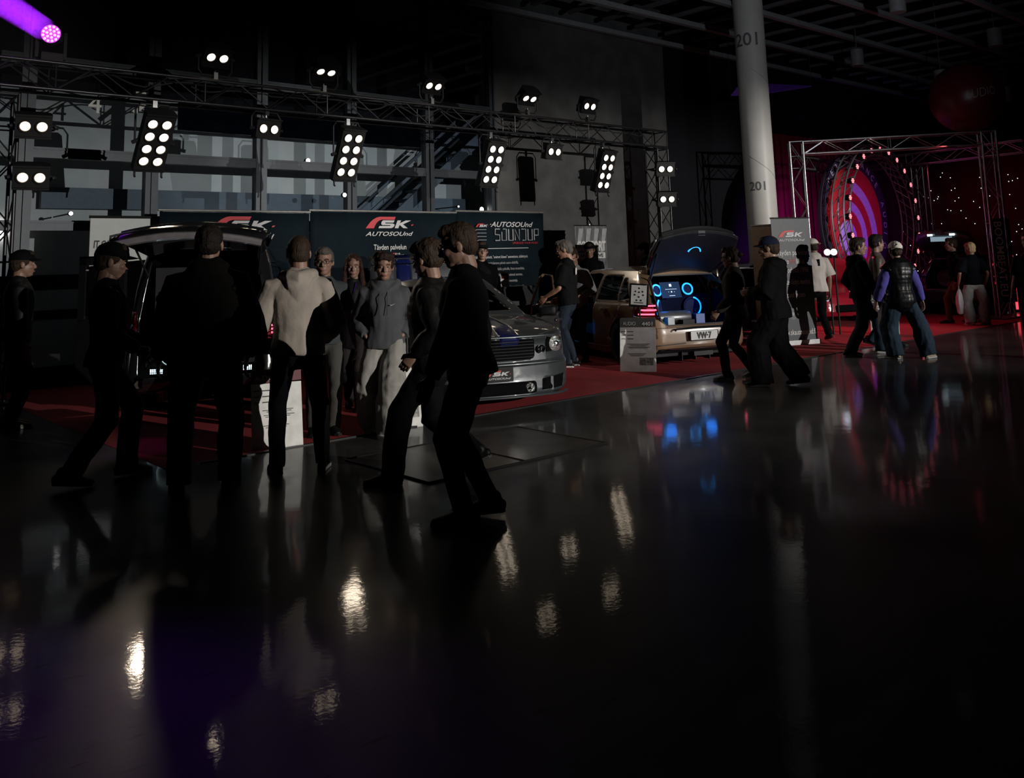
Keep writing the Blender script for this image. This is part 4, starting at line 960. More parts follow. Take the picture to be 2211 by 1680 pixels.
b.build('diffuser_fins', plasticblack, golf)
MB().box((-.85, .905, .78), (.16, .03, .03)).build('door_handle', tan, golf)
# open front left door
dr = empty('open_door', (0.84, .88, 0), 0); dr.parent = golf; dr.rotation_euler = (0, 0, rad(-44)); dr.empty_display_size = .1
def door_leaf(par, Ld, z0, z1, m, frame=None, trim=None, win=None):
    n = 10; vs = []
    for i in range(n+1):
        for j in range(9):
            z = z0+(z1-z0)*j/8; vs.append((-Ld*i/n, .03*math.sin(PI*j/8)+.02, z-.03*(i/n)**6*(1 if j else -1)))
    o = MB().add(vs, [(i*9+j, (i+1)*9+j, (i+1)*9+j+1, i*9+j+1) for i in range(n) for j in range(8)]).build('door_skin', m, par, True); md = o.modifiers.new('t', 'SOLIDIFY'); md.thickness = .025
    MB().box((-Ld/2, -.045, (z0+z1)/2), (Ld-.06, .07, z1-z0-.05)).build('door_card', trim or interior_m, par)
    if frame: MB().path([(p[0], .0+p[2], p[1]) for p in frame], .022, 8).build('window_frame', m, par, True)
    return o
door_leaf(dr, 1.25, .24, .88, tan, [(-.06, .88, .02), (-.62, 1.30, -.13), (-1.12, 1.325, -.15), (-1.22, 1.28, -.13), (-1.24, .88, .02)])
speaker(dr, (-.30, -.085, .42), (0, -1, 0), .10)
tag(golf, 'beige hatchback car seen from behind with raised tailgate and glowing blue speakers in the boot', 'car')
for y, e in ((.35, 5), (-.35, 5)):
    l = D.lights.new('blue_led_glow', 'POINT'); l.energy = e*.22; l.color = (.02, .22, 1); l.shadow_soft_size = .08; o = D.objects.new('blue_led_glow', l); COL.objects.link(o); o.parent = golf; o.location = (-1.72, y, .95)
# ------------------------------------------------------------------ silver muscle car, front to the camera
silver = mat('silver_car_paint', (.055, .063, .070), .38, .3, coat=1.0, var=.03); navy = mat('navy_stripe', (.008, .012, .075), .2, coat=1.0, var=.03)
fwd = 247; fc = at(1078, 891); c_ = fc-V((math.cos(rad(fwd)), math.sin(rad(fwd)), 0))*2.38
mus = empty('muscle_car', (c_.x, c_.y, 0), rad(fwd))
C = Car(L=4.77, W=.94, zs=.14, zb=[(-2.38, .92), (-1.6, .95), (0, .92), (.9, .89), (1.5, .85), (2.1, .79), (2.38, .745)], xr=(-1.75, -.75), xf=(1.0, .15), wg=(.86, .58), zr=1.33, rf=.34, rr=.25, bow=.16, crown=.045,
        fins=[(0, .02), (.10, .0), (.28, .03), (.50, .03), (.56, .10), (.85, .12), (.95, .06), (1, .10)])
C.arches((-1.38, 1.36), .375, .33)
FR = lambda c: c.x > 1.9
C.cut(rrect(-.46, .46, .51, .725, .05), 'x', FR, 'grille_panel')
for s_ in (-1, 1):
    C.cut([(s_*.60, .57), (s_*.86, .585), (s_*.86, .70), (s_*.60, .735)], 'x', lambda c: c.x > 1.75, 'headlight#%d' % s_)
    C.cut([(s_*.50, .19), (s_*.78, .20), (s_*.82, .335), (s_*.52, .305)], 'x', lambda c: c.x > 1.75, 'side_intake#%d' % s_)
C.cut(rrect(-.44, .44, .165, .29, .03), 'x', FR, 'lower_intake')
for s_ in (-1, 1):
    for (x0, x1, nm) in ((.85, 2.4, 'stripe#f%d' % s_), (-2.4, -1.6, 'stripe#r%d' % s_), (-.75, .2, 'stripe#m%d' % s_)):
        C.cut([(x0, s_*.05), (x1, s_*.05), (x1, s_*.27), (x0, s_*.27)], 'z', lambda c: c.z > .64, nm)
for s_, cd_ in ((1, LFT), (-1, RGT)):
    C.cut([(-.55, .955), (.72, .95), (.15, 1.25), (-.50, 1.28)], 'y', cd_, 'window#%d' % s_)
C.cut([(-.68, .96), (.68, .96), (.50, 1.27), (-.50, 1.27)], 'x', lambda c: c.x > .1 and abs(c.y) < .72, 'windscreen')
C.cut([(-.42, .22), (.80, .22), (.84, .86), (-.42, .90)], 'y', LFT, 'open')
inn = mat('intake_black', (.004, .004, .005), .9, spec=.05)
mm = {'body_shell': silver, 'grille_panel': inn, 'lower_intake': inn, 'windscreen': dark_glass, 'headlight#1': inn, 'headlight#-1': inn, 'side_intake#1': inn, 'side_intake#-1': inn, 'window#1': dark_glass, 'window#-1': dark_glass}
for k in C.parts:
    if k.startswith('stripe'): mm[k] = navy
ps_ = C.finish(mus, mm)
def fx(y): return 2.38-.16*(y/.94)**2-(0 if abs(y) < .60 else .34-math.sqrt(max(0, .1156-(abs(y)-.60)**2)))
b = MB()
for k in range(6): b.path([(fx(y)-.085, y, .535+.032*k) for y in (-.44, -.2, 0, .2, .44)], .006, 4)
b.build('grille_bars', mat('grille_bar', (.010, .010, .011), .6, spec=.2), ps_['grille_panel'])
hl = mat('headlight_reflector', (.5, .5, .5), .1, 1.0, bump=.8, bscale=90)
for s_ in (-1, 1):
    x = fx(.72)-.10; o = MB().lathe([(.085, 0), (.082, .02), (.05, .03), (.03, .035), (.002, .03)], (x, s_*.72, .65), (1, s_*.25, 0), 24).build('reflector', hl, ps_['headlight#%d' % s_], True)
    MB().lathe([(.034, .0), (.03, .045), (.002, .055)], (x, s_*.72, .65), (1, s_*.25, 0), 16).build('bulb', chrome, ps_['headlight#%d' % s_], True)
    o = MB().lathe([(.042, 0), (.042, .02), (.03, .03), (.002, .02)], (fx(.53)-.075, s_*.53, .61), (1, 0, 0), 20).build('parking_lamp', chrome, mus, True)
    o = MB().lathe([(.055, 0), (.05, .03), (.035, .035), (.002, .02)], (fx(.36)-.03, s_*.36, .225), (1, 0, 0), 20).build('fog_lamp', hl, mus, True)
    MB().box((fx(.64)-.03, s_*.63, .25), (.05, .03, .14)).build('intake_fin', silver, mus)
MB().path([(fx(y)+.005, y, .475) for y in [-.82+.082*q for q in range(21)]], .008, 6).build('bumper_crease', silver, mus, True)
MB().path([(fx(y)+.01, y, .145) for y in [-.86+.086*q for q in range(21)]], .014, 6).build('front_lip', silver, mus, True)
MB().path([(fx(y)-.07, y, .75) for y in [-.80+.08*q for q in range(21)]], .008, 6).build('hood_edge', silver, mus, True)
pl = MB().prism(rrect(-.16, .16, .31, .455, .01), (fx(0)+.012, 0, 0), (0, 1, 0), (0, 0, 1), .010).build('front_plate', plasticblack, mus)
sk_logo(pl, (fx(0)+.024, -.145, .335), V((0, 1, 0)), Z_, .28)
for x in (-1.38, 1.36):
    for s_ in (-1, 1): wheel(mus, x, s_*.82, .33, .34, mat('dark_rim2', (.10, .10, .11), .2, .9), 7, s_, .24)
b = MB(); b.box((-.1, 0, .18), (4.3, 1.5, .04)); b.box((.95, 0, .5), (.05, 1.5, .66)); b.box((.75, 0, .84), (.5, 1.45, .10)); b.build('cabin_floor', interior_m, mus)
for y in (.40, -.40): seat(mus, 0, y, mat('seat_black', (.025, .025, .027), .6))
MB().path([(.62, .40+.18*math.cos(q*PI/8), .90+.18*math.sin(q*PI/8)) for q in range(17)], .014, 6).build('steering_wheel', interior_m, mus)
dr = empty('open_door', (.84, .93, 0)); dr.parent = mus; dr.rotation_euler = (0, 0, rad(-36)); dr.empty_display_size = .1
door_leaf(dr, 1.26, .22, .88, silver)
MB().box((-1.05, .075, .76), (.17, .03, .035)).build('door_handle', silver, dr); MB().lathe([(.02, 0), (.018, .01)], (-.93, .06, .76), (0, 1, 0), 12).build('lock', chrome, dr)
mirror(dr, -.16, .03, .93, 1, plasticblack); mirror(mus, .72, -.90, .96, -1, plasticblack)
# raised boot lid with stripes (inner side black)
bl = empty('boot_lid', (-1.78, 0, .95)); bl.parent = mus; bl.rotation_euler = (0, rad(80), 0); bl.empty_display_size = .1
b = MB(); pr = [(0, 0), (-.25, .02), (-.5, .02), (-.66, -.02), (-.78, -.10)]
for (y0, y1, m_, nm) in ((-.66, -.27, silver, 'panel'), (-.27, -.05, navy, 'stripe'), (-.05, .05, silver, 'panel'), (.05, .27, navy, 'stripe'), (.27, .66, silver, 'panel')):
    vs = []
    for x, z in pr:
        for j in range(5): y = y0+(y1-y0)*j/4; vs.append((x, y, z+.03*(1-(y/.66)**2)))
    o = MB().add(vs, [(i*5+j, (i+1)*5+j, (i+1)*5+j+1, i*5+j+1) for i in range(4) for j in range(4)]).build(nm, m_, bl, True); md = o.modifiers.new('t', 'SOLIDIFY'); md.thickness = .02
MB().box((-.38, 0, -.035), (.68, 1.2, .03)).build('inner_trim', plasticblack, bl)
MB().tube((-.62, -.62, .03), (-.62, .62, .03), .01).build('spoiler_edge', chrome, bl)
tag(mus, 'silver muscle car with navy stripes facing the camera, its door and boot lid open', 'car')
# ------------------------------------------------------------------ black van, tailgate raised
blackp = mat('black_car_paint', (.010, .010, .012), .15, coat=1.0, var=.02)
fwd = 59; rcn = at(430, 893); c_ = rcn+V((math.cos(rad(fwd)), math.sin(rad(fwd)), 0))*2.35
van = empty('van', (c_.x, c_.y, 0), rad(fwd))
C = Car(L=4.7, W=.845, zs=.22, zb=[(-2.35, 1.0), (1.2, 1.0), (1.8, .98), (2.35, .80)], xr=(-2.27, -2.15), xf=(1.95, .95), wg=(.79, .66), zr=1.83, rf=.4, rr=.16, rcrown=.04, rins=[(0, .1), (.2, 0), (.5, .03), (1, .08)])
C.arches((-1.45, 1.45), .37, .33)
for k, P in enumerate(([(-2.0, 1.05), (-1.2, 1.05), (-1.2, 1.62), (-1.95, 1.62)], [(-1.1, 1.05), (.1, 1.05), (.1, 1.64), (-1.1, 1.64)], [(.2, 1.05), (1.3, 1.05), (.9, 1.62), (.2, 1.64)])):
    C.cut(P, 'y', LFT, 'window#l%d' % k); C.cut(P, 'y', RGT, 'window#r%d' % k)
C.cut([(-.66, .40), (.66, .40), (.68, 1.0), (.57, 1.775), (-.57, 1.775), (-.68, 1.0)], 'x', lambda c: c.x < -1.9, 'open')
C.cut([(-.68, 1.05), (.68, 1.05), (.56, 1.7), (-.56, 1.7)], 'x', lambda c: c.x > .8 and abs(c.y) < .7, 'windscreen')
for s_ in (-1, 1): C.cut([(s_*.70, .80), (s_*.86, .80), (s_*.86, 1.12), (s_*.72, 1.12)], 'x', lambda c: c.x < -2.0, 'tail_light#%d' % s_)
ps_ = C.finish(van, {'body_shell': blackp, 'windscreen': dark_glass, 'tail_light#1': tl, 'tail_light#-1': tl, **{k: dark_glass for k in C.parts if k.startswith('window')}})
b = MB()
for q in range(6):
    for r_ in range(3): b.box((-2.315+.02*r_, -.765-.015*r_, .84+.04*q), (.008, .012, .022))
b.build('led_dots', redlit, ps_['tail_light#-1'])
for x in (-1.45, 1.45):
    for s_ in (-1, 1): wheel(van, x, s_*.74, .33, .335, MC['dark_rim'], 10, s_)
b = MB(); b.box((0, 0, .30), (4.2, 1.45, .05)); b.build('cabin_floor', interior_m, van)
o = MB().box((-1.95, 0, .65), (.45, 1.22, .28)).build('speaker_box', mat('black_carpet_box', (.004, .004, .005), .9), van)
MB().box((-1.55, 0, 1.05), (.04, 1.3, 1.1)).build('rear_seat', interior_m, van)
for y in (.33, -.33):
    MB().lathe([(.13, 0), (.13, .01), (.11, .012), (.04, -.03), (.002, -.02)], (-2.18, y, .64), (-1, 0, 0), 28).build('speaker', mat('speaker_cone_black', (.02, .02, .022), .4), o, True)
    MB().path(ring_arc((-2.195, y, .64), .125, (0, -1, 0), Z_, 70, 300, 0), .005, 5).build('lit_ring', mat('white_ring_lit', (.7, .8, .8), emit=(.55, .75, .8), es=.8), o)
b = MB()
for y0 in (.55, .28, -.45):
    for q in range(7 if y0 > 0 else 5): b.box((-2.20, y0-.02*q, .465), (.01, .011, .035)); b.box((-2.20, y0-.02*q, .435), (.01, .011, .010))
b.build('amplifier_lights', mat('white_led_lit', (.8, .95, 1), emit=(.65, .9, 1), es=2.2), van)
MB().prism([(.60, .30), (.72, .30), (.66, .38), (.60, .38)], (-2.36, 0, 0), (0, 1, 0), (0, 0, 1), .01).build('step_plate', mat('brushed_step', (.5, .42, .35), .3, .9), van)
P_ = [(-2.15, 1.88), (-2.45, 1.96), (-2.85, 2.02), (-3.20, 2.03), (-3.45, 1.94)]; Wd = [.64, .74, .80, .80, .74]
tg = sheet(P_, Wd, 0).build('tailgate', blackp, van, True); md = tg.modifiers.new('t', 'SOLIDIFY'); md.thickness = .06
sheet([(x+.02, z-.045) for x, z in P_[:4]], [w-.08 for w in Wd[:4]], 0).build('tailgate_window', dark_glass, tg, True)
MB().path([(P_[-1][0]+.07*t*t, Wd[-1]*t, P_[-1][1]-.09*t*t-.03) for t in [-1+.1*q for q in range(21)]], .04, 8).build('tailgate_rim', mat('glossy_grey_plastic', (.25, .24, .25), .2, .3, coat=1), tg, True)
MB().path([(-3.0+.05*t*t, .72*t, 2.045-.08*t*t) for t in [-1+.1*q for q in range(21)]], .025, 8).build('spoiler', blackp, tg, True)
for s_ in (-1, 1): MB().tube((-2.2, s_*.60, 1.5), (-2.7, s_*.68, 1.90), .012).build('gas_strut', blackmetal, van)
for z in (1.78, 1.80): pass
dr = empty('open_door', (-2.25, .84, 0)); dr.parent = van; dr.rotation_euler = (0, 0, rad(72)); dr.empty_display_size = .1
vs_ = [(0, .35), (.50, .35), (.50, 1.70), (0, 1.74)]; b = MB()
b.box((.27, 0, .70), (.54, .06, .70)); b.box((.02, 0, 1.38), (.06, .06, .70)); b.box((.50, 0, 1.38), (.08, .06, .70)); b.box((.27, 0, 1.70), (.54, .06, .10)); b.build('door_leaf', blackp, dr)
MB().box((.26, 0, 1.35), (.44, .01, .62)).build('door_glass', glassmat('clear_glass'), dr)
tag(van, 'black van seen from behind with its big tailgate raised, speakers in the boot', 'car')
spot('added_tailgate_wash', (1.3, 8.1, 6.4), (2.35, 8.4, 1.95), 130, (.42, .05, 1), 10, .7, .05)  # added spot without a fixture, tints the tailgate tip purple
# ------------------------------------------------------------------ simpler cars in the background
def back_car(name, ctr, fwd, paint, label, hood=0, hatch=False, L=4.2, zr=1.4):
    root = empty(name, (ctr[0], ctr[1], 0), rad(fwd))
    C = Car(L=L, W=.87, zs=.17, zb=[(-L/2, .9), (.9, .88), (1.5, .8), (L/2, .62)], xr=(-L/2+.08, -L/2+.45), xf=(1.0, .2), wg=(.81, .60), zr=zr)
    C.arches((-1.25, 1.3), .34, .31)
    for cd_, s_ in ((LFT, 'l'), (RGT, 'r')): C.cut([(-1.3, .95), (.7, .95), (.2, zr-.12), (-1.2, zr-.12)], 'y', cd_, 'window#'+s_)
    C.cut([(-.68, .96), (.68, .96), (.52, zr-.1), (-.52, zr-.1)], 'x', lambda c: c.x > .15 and abs(c.y) < .7, 'windscreen')
    if hatch: C.cut([(-.6, .6), (.6, .6), (.62, .9), (.5, zr-.1), (-.5, zr-.1), (-.62, .9)], 'x', lambda c: c.x < -1.5, 'open')
    else: C.cut([(-.6, .95), (.6, .95), (.5, zr-.1), (-.5, zr-.1)], 'x', lambda c: c.x < -1.4 and abs(c.y) < .65, 'rear_window')
    for s_ in (-1, 1):
        C.cut([(s_*.62, .68), (s_*.88, .70), (s_*.88, .84), (s_*.66, .84)], 'x', lambda c: c.x < -1.7, 'tail_light#%d' % s_)
        C.cut([(s_*.50, .50), (s_*.84, .52), (s_*.84, .62), (s_*.50, .60)], 'x', lambda c: c.x > 1.7, 'headlight#%d' % s_)
    C.cut(rrect(-.42, .42, .26, .42, .04), 'x', lambda c: c.x > 1.8, 'grille')
    C.finish(root, {'body_shell': paint, 'grille': inn, 'windscreen': dark_glass, 'rear_window': dark_glass, 'tail_light#1': tl, 'tail_light#-1': tl, 'headlight#1': hl, 'headlight#-1': hl, **{k: dark_glass for k in C.parts if k.startswith('window')}})
    for x in (-1.25, 1.3):
        for s_ in (-1, 1): wheel(root, x, s_*.77, .31, .32, MC['dark_rim'], 8, s_)
    MB().box((0, 0, .25), (3.6, 1.4, .04)).build('cabin_floor', interior_m, root)
    if hood:
        hd_ = sheet([(1.05, .90), (1.25, 1.10), (1.45, 1.28), (1.62, 1.42)], [.62, .66, .68, .62], 0).build('hood', paint, root, True); md = hd_.modifiers.new('t', 'SOLIDIFY'); md.thickness = .03
        MB().tube((1.9, -.55, .68), (1.55, -.55, 1.33), .01).build('hood_prop', blackmetal, root)
    if hatch:
        hx = -L/2+.45
        hd_ = sheet([(hx, zr), (hx-.35, zr+.16), (hx-.62, zr+.40), (hx-.70, zr+.60)], [.54, .66, .70, .60], 0).build('tailgate', paint, root, True); md = hd_.modifiers.new('t', 'SOLIDIFY'); md.thickness = .04
        pl = MB().box((hx-.70, 0, zr+.38), (.02, .50, .11)).build('number_plate', mat('plate_lit', (.5, .6, .65), .5, emit=(.5, .8, .9), es=.35), hd_)
        for s_ in (-1, 1): MB().box((hx-.70, s_*.26, zr+.48), (.02, .12, .05)).build('plate_lamp', mat('plate_lamp_lit', (.9, 1, 1), emit=(.7, .95, 1), es=2.0), hd_)
        b = MB(); b.lathe([(.2, 0), (.2, .02), (.05, -.02)], (-L/2+.35, .25, .85), (-1, 0, 0), 20); b.lathe([(.2, 0), (.2, .02), (.05, -.02)], (-L/2+.35, -.25, .85), (-1, 0, 0), 20); b.build('speaker', mat('red_speaker', (.05, .01, .02), .4), root, True)
    tag(root, label, 'car'); return root
darkcar = mat('dark_car_paint', (.03, .028, .03), .2, coat=1.0, var=.02); redcar = mat('red_car_paint', (.35, .012, .03), .22, coat=1.0, var=.03)
q = polar(1640, 17.3); back_car('hatchback_car', (q.x+2.1*math.cos(rad(70)), q.y+2.1*math.sin(rad(70))), 70, darkcar, 'dark car almost hidden behind the beige hatchback and the woman with glasses')
q = at(1822, 703); rc_ = back_car('hatchback_car', (q.x-.55*math.cos(rad(250))+.9, q.y+1.95), 250, redcar, 'red car with raised hood facing the camera behind the man in the white cap', hood=1)
o = MB().box((2.10, .34, .42), (.01, .16, .42), Matrix.Rotation(rad(40), 3, 'X')).build('paper_sheet', paper, rc_)
q = polar(2036, 24.0); back_car('hatchback_car', (q.x+2.1, q.y), 0, darkcar, 'dark car with raised tailgate and lit number plate before the star curtain', hatch=True)
# ================================================================== PEOPLE
def loftgeo(pts, rad_, side=V((0, 1, 0)), n=14, capr=True, cap0=True, cap1=True):
    """rings (a along `side`, b across) along pts; returns verts, faces"""
    pts = [V(p) for p in pts]; P, Rr = [], []
    def tan_(i): return (pts[min(i+1, len(pts)-1)]-pts[max(i-1, 0)]).normalized()
    rad_ = [(r, r) if not isinstance(r, tuple) else r for r in rad_]
    L_ = []
    if cap0: t = tan_(0); a, b = rad_[0]; m = min(a, b); L_ += [(pts[0]-t*m*.85, (a*.45, b*.45), t), (pts[0]-t*m*.5, (a*.82, b*.82), t)]
    for i in range(len(pts)): L_.append((pts[i], rad_[i], tan_(i)))
    if cap1: t = tan_(len(pts)-1); a, b = rad_[-1]; m = min(a, b); L_ += [(pts[-1]+t*m*.5, (a*.82, b*.82), t), (pts[-1]+t*m*.85, (a*.45, b*.45), t)]
    vs = []
    for p, (a, b), t in L_:
        s = side-t*side.dot(t)
        if s.length < .05: s = t.orthogonal()
        s.normalize(); u = t.cross(s)
        for k in range(n): q = 2*PI*k/n; vs.append(p+s*(a*math.cos(q))+u*(b*math.sin(q)))
    m = len(L_); fs = [(j*n+k, j*n+(k+1) % n, (j+1)*n+(k+1) % n, (j+1)*n+k) for j in range(m-1) for k in range(n)]
    fs += [tuple(range(n))[::-1], tuple(range((m-1)*n, m*n))]
    return vs, fs
def ellgeo(c, r, R=None, n=16, m=10):
    vs, fs = [], []
    for j in range(1, m):
        for k in range(n): a = PI*j/m; q = 2*PI*k/n; vs.append(V((r[0]*math.sin(a)*math.cos(q), r[1]*math.sin(a)*math.sin(q), r[2]*math.cos(a))))
    vs += [V((0, 0, r[2])), V((0, 0, -r[2]))]
    if R is not None: vs = [R @ v for v in vs]
    vs = [v+V(c) for v in vs]; t, bt = len(vs)-2, len(vs)-1
    for j in range(m-2):
        for k in range(n): fs.append((j*n+k, (j+1)*n+k, (j+1)*n+(k+1) % n, j*n+(k+1) % n))
    for k in range(n): fs.append((t, k, (k+1) % n)); fs.append((bt, (m-2)*n+(k+1) % n, (m-2)*n+k))
    return vs, fs
def fuse(geos, vox, smooth=3, disp=None):
    """union of closed shapes as one continuous skin -> (verts, faces)"""
    b = MB()
    for v, f in geos: b.add(v, f)
    me = D.meshes.new('t'); me.from_pydata(b.v, [], b.f)
    bm = bmesh.new(); bm.from_mesh(me); bmesh.ops.recalc_face_normals(bm, faces=bm.faces); bm.to_mesh(me); bm.free()
    o = D.objects.new('t', me); COL.objects.link(o)
    r = o.modifiers.new('r', 'REMESH'); r.mode = 'VOXEL'; r.voxel_size = vox
    if smooth: s = o.modifiers.new('s', 'SMOOTH'); s.iterations = smooth; s.factor = .5
    ev = o.evaluated_get(bpy.context.evaluated_depsgraph_get()); m2 = D.meshes.new_from_object(ev); D.objects.remove(o); D.meshes.remove(me)
    vs = [v.co.copy() for v in m2.vertices]
    if disp:
        amp, fr, st = disp; nr = [v.normal.copy() for v in m2.vertices]
        for i, v in enumerate(vs):
            q = V((v.x*fr, v.y*fr, v.z*fr*st)); d = noise.noise(q)+.5*noise.noise(q*2.3+V((5, 1, 3))); vs[i] = v+nr[i]*amp*d
    fs = [tuple(p.vertices) for p in m2.polygons]; D.meshes.remove(m2); return vs, fs
def mesh_obj(name, parts, parent):
    """parts = [(verts, faces, material)] -> one object"""
    b = MB(); ms = []
    for v, f, m in parts:
        if m not in ms: ms.append(m)
        b.mi = ms.index(m); b.add(v, f)
    me = D.meshes.new(name); me.from_pydata(b.v, [], b.f)
    for m in ms: me.materials.append(m)
    me.polygons.foreach_set('material_index', b.m); me.polygons.foreach_set('use_smooth', [True]*len(me.polygons))
    o = D.objects.new(name, me); COL.objects.link(o); o.parent = parent; return o
def ik(a, c, l1, l2, pole):
    a, c = V(a), V(c); d = c-a; L_ = min(d.length, (l1+l2)*.999); dn = d.normalized(); c = a+dn*L_
    x = (l1*l1-l2*l2+L_*L_)/(2*L_); h = math.sqrt(max(0, l1*l1-x*x)); p = pole-dn*pole.dot(dn)
    if p.length < 1e-3: p = V((1, 0, 0))
    return a+dn*x+p.normalized()*h, c
skinm = mat('skin', (.25, .145, .105), .5, var=.08, scale=20); skin_dark = mat('skin_tanned', (.26, .135, .09), .5, var=.08, scale=20)
lipm = mat('lips', (.36, .12, .11), .5); eyew = mat('eye_white', (.6, .6, .58), .3); eyed = mat('eye_dark', (.02, .015, .012), .2); browm = mat('eyebrow_hair', (.04, .025, .018), .8)
def hairmat(n, c): return mat('hair_'+n, c, .6, spec=.15, var=.3, scale=40, bump=.8, bscale=120, stretch=(1, 1, .25))
def cloth(n, c, rough=.85, **k): return mat('cloth_'+n, tuple(x*.35 for x in c) if max(c) < .03 else c, rough, var=.10, spec=.08 if rough > .7 else .25, scale=8, bump=.25, bscale=40, **k)
def person(loc, heading, H, label, top='hoodie', topc=None, legc=None, shoec=None, solec=None, hair='short', hairc=None, cap=None, capc=None, glasses=False, skin=None,
           feet=((.0, .10, 5, 0), (.0, -.10, -5, 0)), hands=None, head=(0, 0), w=1.0, baggy=0.0, lean=0.0, twist=0.0, sleeve=1.0, hem=None, bulk=.02, legw=1.0, fine=False, stoop=0.0, pocket=(False, False), extras=None, belly=0.0, shoulder=1.0, legend=0.0, neckf=0.0):
    k = H/1.78; skin = skin or skinm
    root = empty('person', (loc[0], loc[1], 0), rad(heading)); tag(root, label, 'person')
    hipx = (feet[0][0]+feet[1][0])*.5*.6; hz_ = .93*k-stoop*.05-abs(feet[0][0]-feet[1][0])*.06
    pel = V((hipx, 0, hz_)); sh = V((hipx+lean, 0, hz_+.52*k-lean*lean*.4)); tw = rad(twist); sv = V((-math.sin(tw), math.cos(tw), 0))
    SW = .178*k*(1+(w-1)*.6)*shoulder; hw_ = .095*k*(1+(w-1)*.5)
    def T(t): return pel.lerp(sh, t)+V((.02*math.sin(t*PI)*k, 0, 0))
    f, wd = k, k*w
    tor = [(-.10, .105, .155), (0, .112, .168), (.22, .095+belly*.5, .142+belly*.3), (.42, .10+belly*.6, .145+belly*.3), (.68, .118+belly*.2, .168), (.86, .105, .176), (.97, .082, .135), (1.03, .066, .092)]
    def torso(off, t0=-.2, t1=1.0):
        rows = [r for r in tor if t0-1e-6 <= r[0] <= t1+.05]; pts = [T(r[0]) for r in rows]; rr_ = [((r[2]*wd*(shoulder if r[0] > .8 else 1))+off, r[1]*wd+off) for r in rows]; return pts, rr_
    geos = []
    p, r = torso(-.012); geos.append(loftgeo(p, r, sv))
    nb = sh+V((0, 0, .02*k)); hc = sh+V((.035*k+neckf+lean*.15, 0, .208*k-stoop*.03))
    geos.append(loftgeo([sh-V((0, 0, .03)), nb.lerp(hc, .35), hc-V((.012, 0, .07*k))], [(.075*k, .065*k), (.058*k, .06*k), (.056*k, .058*k)], sv))
    # legs
    legs = []
    for i, s_ in enumerate((1, -1)):
        fx_, fy_, yaw, raise_ = feet[i]; hp = pel+V((0, s_*hw_, -.02)); an = V((fx_-.02, fy_, .085*k+raise_)); yd = V((math.cos(rad(yaw)), math.sin(rad(yaw)), 0))
        kn, an = ik(hp, an, .435*k, .425*k, yd+V((0, 0, .2))); legs.append((hp, kn, an, yd, raise_))
        geos.append(loftgeo([hp, hp.lerp(kn, .5), kn, kn.lerp(an, .35), an], [.083*k, .070*k, .052*k, .052*k, .036*k], sv))
    arms = []
    for i, s_ in enumerate((1, -1)):
        sp = sh+sv*(s_*SW)+V((0, 0, -.062*k)); hd_ = hands[i] if hands else (hipx+.06, s_*(.25*w+.02), .84*k)
        el, wr = ik(sp, V(hd_), .295*k, .255*k, V((-.8, s_*.5, -.3))); arms.append((sp, el, wr))
        geos.append(loftgeo([sh+sv*(s_*SW*.5)-V((0, 0, .02)), sp, sp.lerp(el, .5), el, el.lerp(wr, .4), wr], [.052*k, .052*k, .045*k, .036*k, .038*k, .027*k]))
    bodyv, bodyf = fuse(geos, .014, 3)
    parts = [(bodyv, bodyf, skin)]
    # hands
    for i, s_ in enumerate((1, -1)):
        if pocket[i]: continue
        sp, el, wr = arms[i]; d = (wr-el).normalized()
        d = (d*.8+V((0.1, 0, -.35))).normalized() if not pocket[i] else d; nrm = V((0, -s_, 0)); nrm = (nrm-d*nrm.dot(d)); nrm = nrm.normalized() if nrm.length > .1 else V((-1, 0, 0)); acr = d.cross(nrm)
        if acr.x < 0: acr = -acr
        g = [loftgeo([wr-d*.02, wr+d*.03, wr+d*.085], [(.026*k, .020*k), (.040*k, .017*k), (.042*k, .014*k)], acr)]
        for q in range(4):
            b0 = wr+d*.085*k+acr*((1.5-q)*.021*k); ln = (.068, .078, .073, .056)[q]*k; c1 = b0+d*ln*.5+nrm*ln*.12; c2 = c1+d*ln*.36+nrm*ln*.28; c3 = c2+(d*.5+nrm*.9).normalized()*ln*.26
            g.append(loftgeo([b0-d*.02, b0, c1, c2, c3], [.009*k, .0092*k, .0088*k, .008*k, .007*k], acr, 8))
        t0 = wr+d*.025*k+acr*.028*k; g.append(loftgeo([t0, t0+(d*.6+acr*.6).normalized()*.035*k, t0+(d*.9+acr*.35+nrm*.3).normalized()*.07*k], [.013*k, .011*k, .008*k], acr, 8))
        v_, f_ = fuse(g, .005 if fine else .006, 1); parts.append((v_, f_, skin))
    # head (built around the origin, then turned)
    hy, hp_ = rad(head[0]), rad(head[1]); RH = Matrix.Rotation(hy, 3, 'Z') @ Matrix.Rotation(hp_, 3, 'Y'); kk = k*1.14
    def E(c, r): return ellgeo(V(c)*kk, V(r)*kk)
    g = [E((-.008, 0, .030), (.098, .077, .088)), E((.012, 0, -.030), (.080, .066, .085)), E((.040, 0, -.088), (.044, .040, .030)), E((.070, 0, .022), (.024, .052, .013)),
         E((.098, 0, -.028), (.018, .013, .014)), loftgeo([V((.080, 0, .016))*kk, V((.098, 0, -.012))*kk, V((.104, 0, -.030))*kk], [.008*kk, .010*kk, .012*kk]),
         E((.078, 0, -.060), (.016, .026, .008)), E((.078, 0, -.071), (.014, .022, .007)), E((.055, .038, -.025), (.030, .022, .022)), E((.055, -.038, -.025), (.030, .022, .022)),
         E((-.01, .078, -.008), (.020, .010, .032)), E((-.01, -.078, -.008), (.020, .010, .032)), loftgeo([V((-.02, 0, -.04))*kk, V((-.03, 0, -.13))*kk], [(.055*kk, .058*kk), (.054*kk, .056*kk)])]
    hv, hf = fuse(g, .0055 if fine else .0075, 2)
    def HT(vs): return [hc+RH @ V(v) for v in vs]
